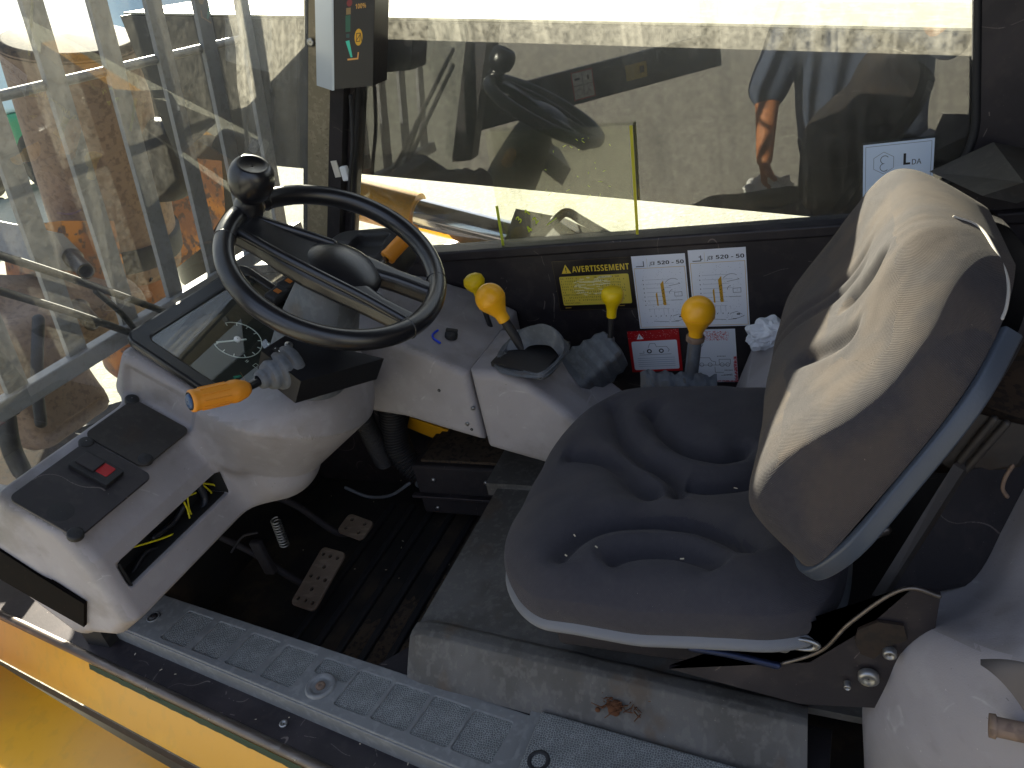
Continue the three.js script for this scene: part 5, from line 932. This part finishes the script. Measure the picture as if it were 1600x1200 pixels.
  mach('blue parked machine between the green and red ones', -16, -14.3, 0x3a68b8, 0xb8d0e8, 1.0);
}
// bits of straw and grit lying about
{
  const g = new THREE.BoxGeometry(1, 1, 1), n = 45, im = new THREE.InstancedMesh(g, M({ color: 0xb9ae97, roughness: .9 }), n), m = new THREE.Matrix4(), q = new THREE.Quaternion();
  for (let i = 0; i < n; i++) {
    let p; const k = i % 9 === 0 ? 2 : i % 2;
    if (k === 0) p = P(rr(470, 800), rr(720, 930), { y: .112 }); else if (k === 1) p = sillAt(rr(.05, 1.1), rr(.10, .17), -.033); else p = P(rr(880, 1200), rr(700, 940), { y: .556 });
    if (k === 2) p.y += .001;
    q.setFromEuler(new THREE.Euler(0, rr(0, 6.3), rr(-.2, .2))); m.compose(p, q, V(rr(.0015, .005), .001, rr(.0008, .0016))); im.setMatrixAt(i, m);
  }
  im.name = 'litter'; im.userData = { label: 'scattered straw bits and grit on seat, floor and ledge', category: 'litter', kind: 'stuff' }; im.castShadow = im.receiveShadow = true; scene.add(im);
}
// ---------------------------------------------------------------- upper half door, swung open behind the photographer's shoulder
{
  const dr = thing('cab_door', 'half open dark upper cab door with a wide bottom rail and stickers', 'door');
  const a = V(-1.10, 0, -.47), e = V(.70, 0, .60).normalize(), L = .95, at = (s, y) => a.clone().addScaledVector(e, s).setY(y), th = V(-e.z, 0, e.x).multiplyScalar(.03);
  const bar = (s0, y0, s1, y1) => slab([at(s0, y0), at(s1, y0), at(s1, y1), at(s0, y1)], th);
  mesh('bottom_rail', bar(.02, .77, L, .88), K.black, dr);
  mesh('hinge_stile', slab([at(.02, .77), at(.08, .77), at(.36, 1.66), at(.30, 1.66)], th.clone().multiplyScalar(1.05)), K.black, dr);
  mesh('latch_stile', slab([at(L - .05, .77), at(L + .003, .77), at(L + .003, 1.66), at(L - .05, 1.66)], th.clone().multiplyScalar(1.05)), K.black, dr);
  mesh('top_rail', bar(.30, 1.60, L, 1.657), K.black, dr);
  const st = canvas(256, 300, (x, w, h) => { x.fillStyle = '#e9e6dc'; x.fillRect(0, 0, w, h); x.strokeStyle = '#c33'; x.lineWidth = 14; x.strokeRect(6, 6, w - 12, h - 12); x.strokeStyle = '#333'; x.lineWidth = 4; x.beginPath(); x.moveTo(128, 14); x.lineTo(128, 286); x.moveTo(14, 150); x.lineTo(242, 150); x.stroke(); x.fillStyle = '#222'; x.fillRect(50, 60, 24, 50); x.fillRect(160, 70, 60, 22); x.beginPath(); x.moveTo(40, 270); x.lineTo(70, 200); x.lineTo(100, 270); x.stroke(); x.beginPath(); x.arc(185, 220, 34, 0, 7); x.stroke(); });
  // the stickers are on the face that looks into the cab
  const n = new THREE.Vector3().crossVectors(e, V(0, 1, 0)), inward = th.dot(V(.5, 0, -.6)) > 0 ? 1.04 : -.04;
  sheet('door_sticker', at(.46, .782).addScaledVector(th, inward), e.clone().multiplyScalar(-.08), V(0, .09, 0), st, dr, 0, .5, 0);
  sheet('yellow_sticker', at(.66, .80).addScaledVector(th, inward), e.clone().multiplyScalar(-.08), V(0, .05, 0), canvas(64, 32, (x, w, h) => { x.fillStyle = '#d8b422'; x.fillRect(0, 0, w, h); x.fillStyle = '#4a3a06'; x.fillRect(8, 8, 14, 14); }), dr, 0, .5, 0);
}
// ---------------------------------------------------------------- the photographer, mirrored in the side window
{
  const pe = thing('person', 'person in a grey blue shirt with rolled sleeve holding a crumpled paper', 'person');
  const cap = (x, y, z, b) => { const [ax, ay, az, ra, bx, by, bz, rb] = b, ex = bx - ax, ey = by - ay, ez = bz - az, t = clamp(((x - ax) * ex + (y - ay) * ey + (z - az) * ez) / (ex * ex + ey * ey + ez * ez)); return Math.hypot(x - ax - ex * t, y - ay - ey * t, z - az - ez * t) - lerp(ra, rb, t); };
  const un = (bones, k) => (x, y, z) => { let d = 9; for (const b of bones) { const c = cap(x, y, z, b); d = d > 8 ? c : smin(d, c, k); } return d; };
  const X = .08, Z = .40;
  const sL = [X - .19, .90, Z - .02], eL = [-.235, .645, .27], wL = [-.245, .43, .13], sR = [X + .19, .90, Z - .02], eR = [X + .25, .74, .22], wR = [.10, 1.10, .09];
  const trunk = [[X, .42, Z, .135, X, .68, Z, .125], [X - .09, .46, Z, .11, X - .10, .80, Z, .12], [X + .09, .46, Z, .11, X + .10, .80, Z, .12], [X - .14, .87, Z, .07, X + .14, .87, Z, .07], [X, .80, Z, .12, X, .96, Z - .01, .06]];
  const legs = [[X - .10, .40, Z, .10, X - .12, -.06, Z - .01, .062], [X - .12, -.06, Z - .01, .06, X - .13, -.46, Z + .03, .042], [X + .10, .40, Z, .10, X + .12, -.06, Z, .062], [X + .12, -.06, Z, .06, X + .13, -.46, Z + .04, .042]];
  const arms = [[...sL, .062, ...eL, .046], [...eL, .045, ...wL, .029], [...sR, .062, ...eR, .046], [...eR, .045, ...wR, .029]];
  const head = [[X - .01, .95, Z - .01, .055, X - .01, 1.05, Z - .02, .055], [X - .01, 1.11, Z - .04, .074, X - .01, 1.175, Z - .03, .088], [X - .01, 1.06, Z - .085, .035, X - .01, 1.09, Z - .09, .045], [X - .01, 1.105, Z - .128, .012, X - .01, 1.135, Z - .118, .009], [X - .095, 1.11, Z - .03, .016, X - .097, 1.14, Z - .025, .018], [X + .075, 1.11, Z - .03, .016, X + .077, 1.14, Z - .025, .018]];
  const skinF = un([...trunk, ...legs, ...arms, ...head], .035);
  const skin = M({ color: 0xb4764c, roughness: .55, sheen: .2 });
  const hand = (w, dir, side, curl, palmN) => { // palm and five bent fingers
    const d = V(...dir).normalize(), n = V(...palmN).normalize(), s = new THREE.Vector3().crossVectors(d, n).multiplyScalar(side), o = V(...w), bones = [];
    const pt = (a, b, c) => o.clone().addScaledVector(d, a).addScaledVector(s, b).addScaledVector(n, c);
    const add = (p, ra, q, rb) => bones.push([p.x, p.y, p.z, ra, q.x, q.y, q.z, rb]);
    for (let i = 0; i < 4; i++) add(pt(.0, (i - 1.5) * .010, 0), .020, pt(.075, (i - 1.5) * .0185, 0), .0125);
    [.040, .046, .043, .033].forEach((L, i) => { const b = (i - 1.5) * .0195; let a = .078, c = 0, p = pt(a, b, c), ang = 0; for (const [m, r0, r1] of [[1, .0098, .009], [.62, .009, .0085], [.5, .0085, .007]]) { ang += curl; a += L * m * Math.cos(ang); c += L * m * Math.sin(ang); const q = pt(a, b, c); add(p, r0, q, r1); p = q; } });
    const t0 = pt(.018, -.026, .004), t1 = pt(.050, -.048, .016), t2 = pt(.074, -.046, .034); add(t0, .015, t1, .0115); add(t1, .0112, t2, .0088);
    return [o, un(bones, .008)];
  };
  const bodyG = field(skinF, V(-.40, -.54, .0), V(.48, 1.29, .62), .013);
  const hands = [hand(wL, [.0, -.95, -.25], 1, .55, [1, 0, .1]), hand(wR, [-.35, .75, -.35], -1, .6, [-.7, -.2, -.6])].map(([o, f]) => field(f, o.clone().add(V(-.13, -.24, -.16)), o.clone().add(V(.15, .22, .15)), .0045));
  mesh('body', [bodyG, ...hands], skin, pe);
  const inflate = (f, r, cut) => (x, y, z) => Math.max(f(x, y, z) - r - .006 * noise.noise(x * 13, y * 9, z * 13), cut(x, y, z));
  const shirtBones = un([...trunk, [...sL, .062, ...eL, .047], [...sR, .062, ...eR, .047]], .04);
  mesh('shirt', field(inflate(shirtBones, .022, (x, y, z) => Math.max(.40 - y, y - .985)), V(-.36, .36, .12), V(.48, 1.0, .64), .012), M({ color: 0x4b5468, roughness: .9, ...B(T.weave, .0005) }), pe);
  const cuffs = [[sL, eL], [sR, eR]].map(([s, e]) => { const S = V(...s), E = V(...e), d = E.clone().sub(S).normalize(); return lathe([[.050, -.03], [.064, -.028], [.067, -.01], [.066, .012], [.062, .018], [.048, .018]], E, E.clone().add(d), 28); });
  cuffs.forEach((c) => mesh('rolled_cuff', c, M({ color: 0x3f475a, roughness: .9 }), pe));
  mesh('trousers', field(inflate(un([...legs, [X, .42, Z, .137, X, .46, Z, .137], [X - .09, .46, Z, .11, X + .09, .46, Z, .11]], .04), .016, (x, y, z) => Math.max(y - .44, -.50 - y)), V(-.26, -.54, .16), V(.42, .48, .64), .014), M({ color: 0x2b3040, roughness: .9 }), pe);
  for (const s of [-1, 1]) mesh('shoe', field((x, y, z) => sdBox(x - X - s * .13, y + .505, z - Z + .045, .045, .043, .14, .035), V(X + s * .13 - .08, -.56, Z - .25), V(X + s * .13 + .08, -.42, Z + .16), .012), M({ color: 0x2a211a, roughness: .6 }), pe);
  mesh('hair', field((x, y, z) => Math.max(cap(x, y, z, [X - .01, 1.13, Z - .02, .09, X - .01, 1.185, Z - .025, .097]) + .004 * noise.noise(x * 60, y * 60, z * 60), Math.max(1.10 - y, -(z - Z + .085) - .5 * (y - 1.16))), V(X - .14, 1.04, Z - .16), V(X + .12, 1.31, Z + .10), .008), M({ color: 0x2a201a, roughness: .8 }), pe);
  const pg = new THREE.IcosahedronGeometry(1, 20), pa = pg.attributes.position;
  for (let i = 0; i < pa.count; i++) { const v = V(pa.getX(i), pa.getY(i), pa.getZ(i)), k = 1 + .5 * noise.noise(v.x * 2, v.y * 2, v.z * 2) - .4 * Math.abs(noise.noise(v.x * 4, v.y * 4 + 3, v.z * 4)); pa.setXYZ(i, v.x * k * .09, v.y * k * .07, v.z * k * .04); }
  pg.computeVertexNormals(); pg.translate(wL[0] + .01, wL[1] - .12, wL[2] - .03);
  tag(mesh('crumpled_paper', pg, M({ color: 0xe6e6e4, roughness: .9, side: THREE.DoubleSide })), 'crumpled sheet of white paper held in a hanging hand', 'paper');
  tag(mesh('phone', box(-.045, .10, 1.150, 1.226, .008, .016, .003), M({ color: 0x15161a, roughness: .3 })), 'slim black phone held up in front of a face', 'phone');
}
renderer.render(scene, camera);
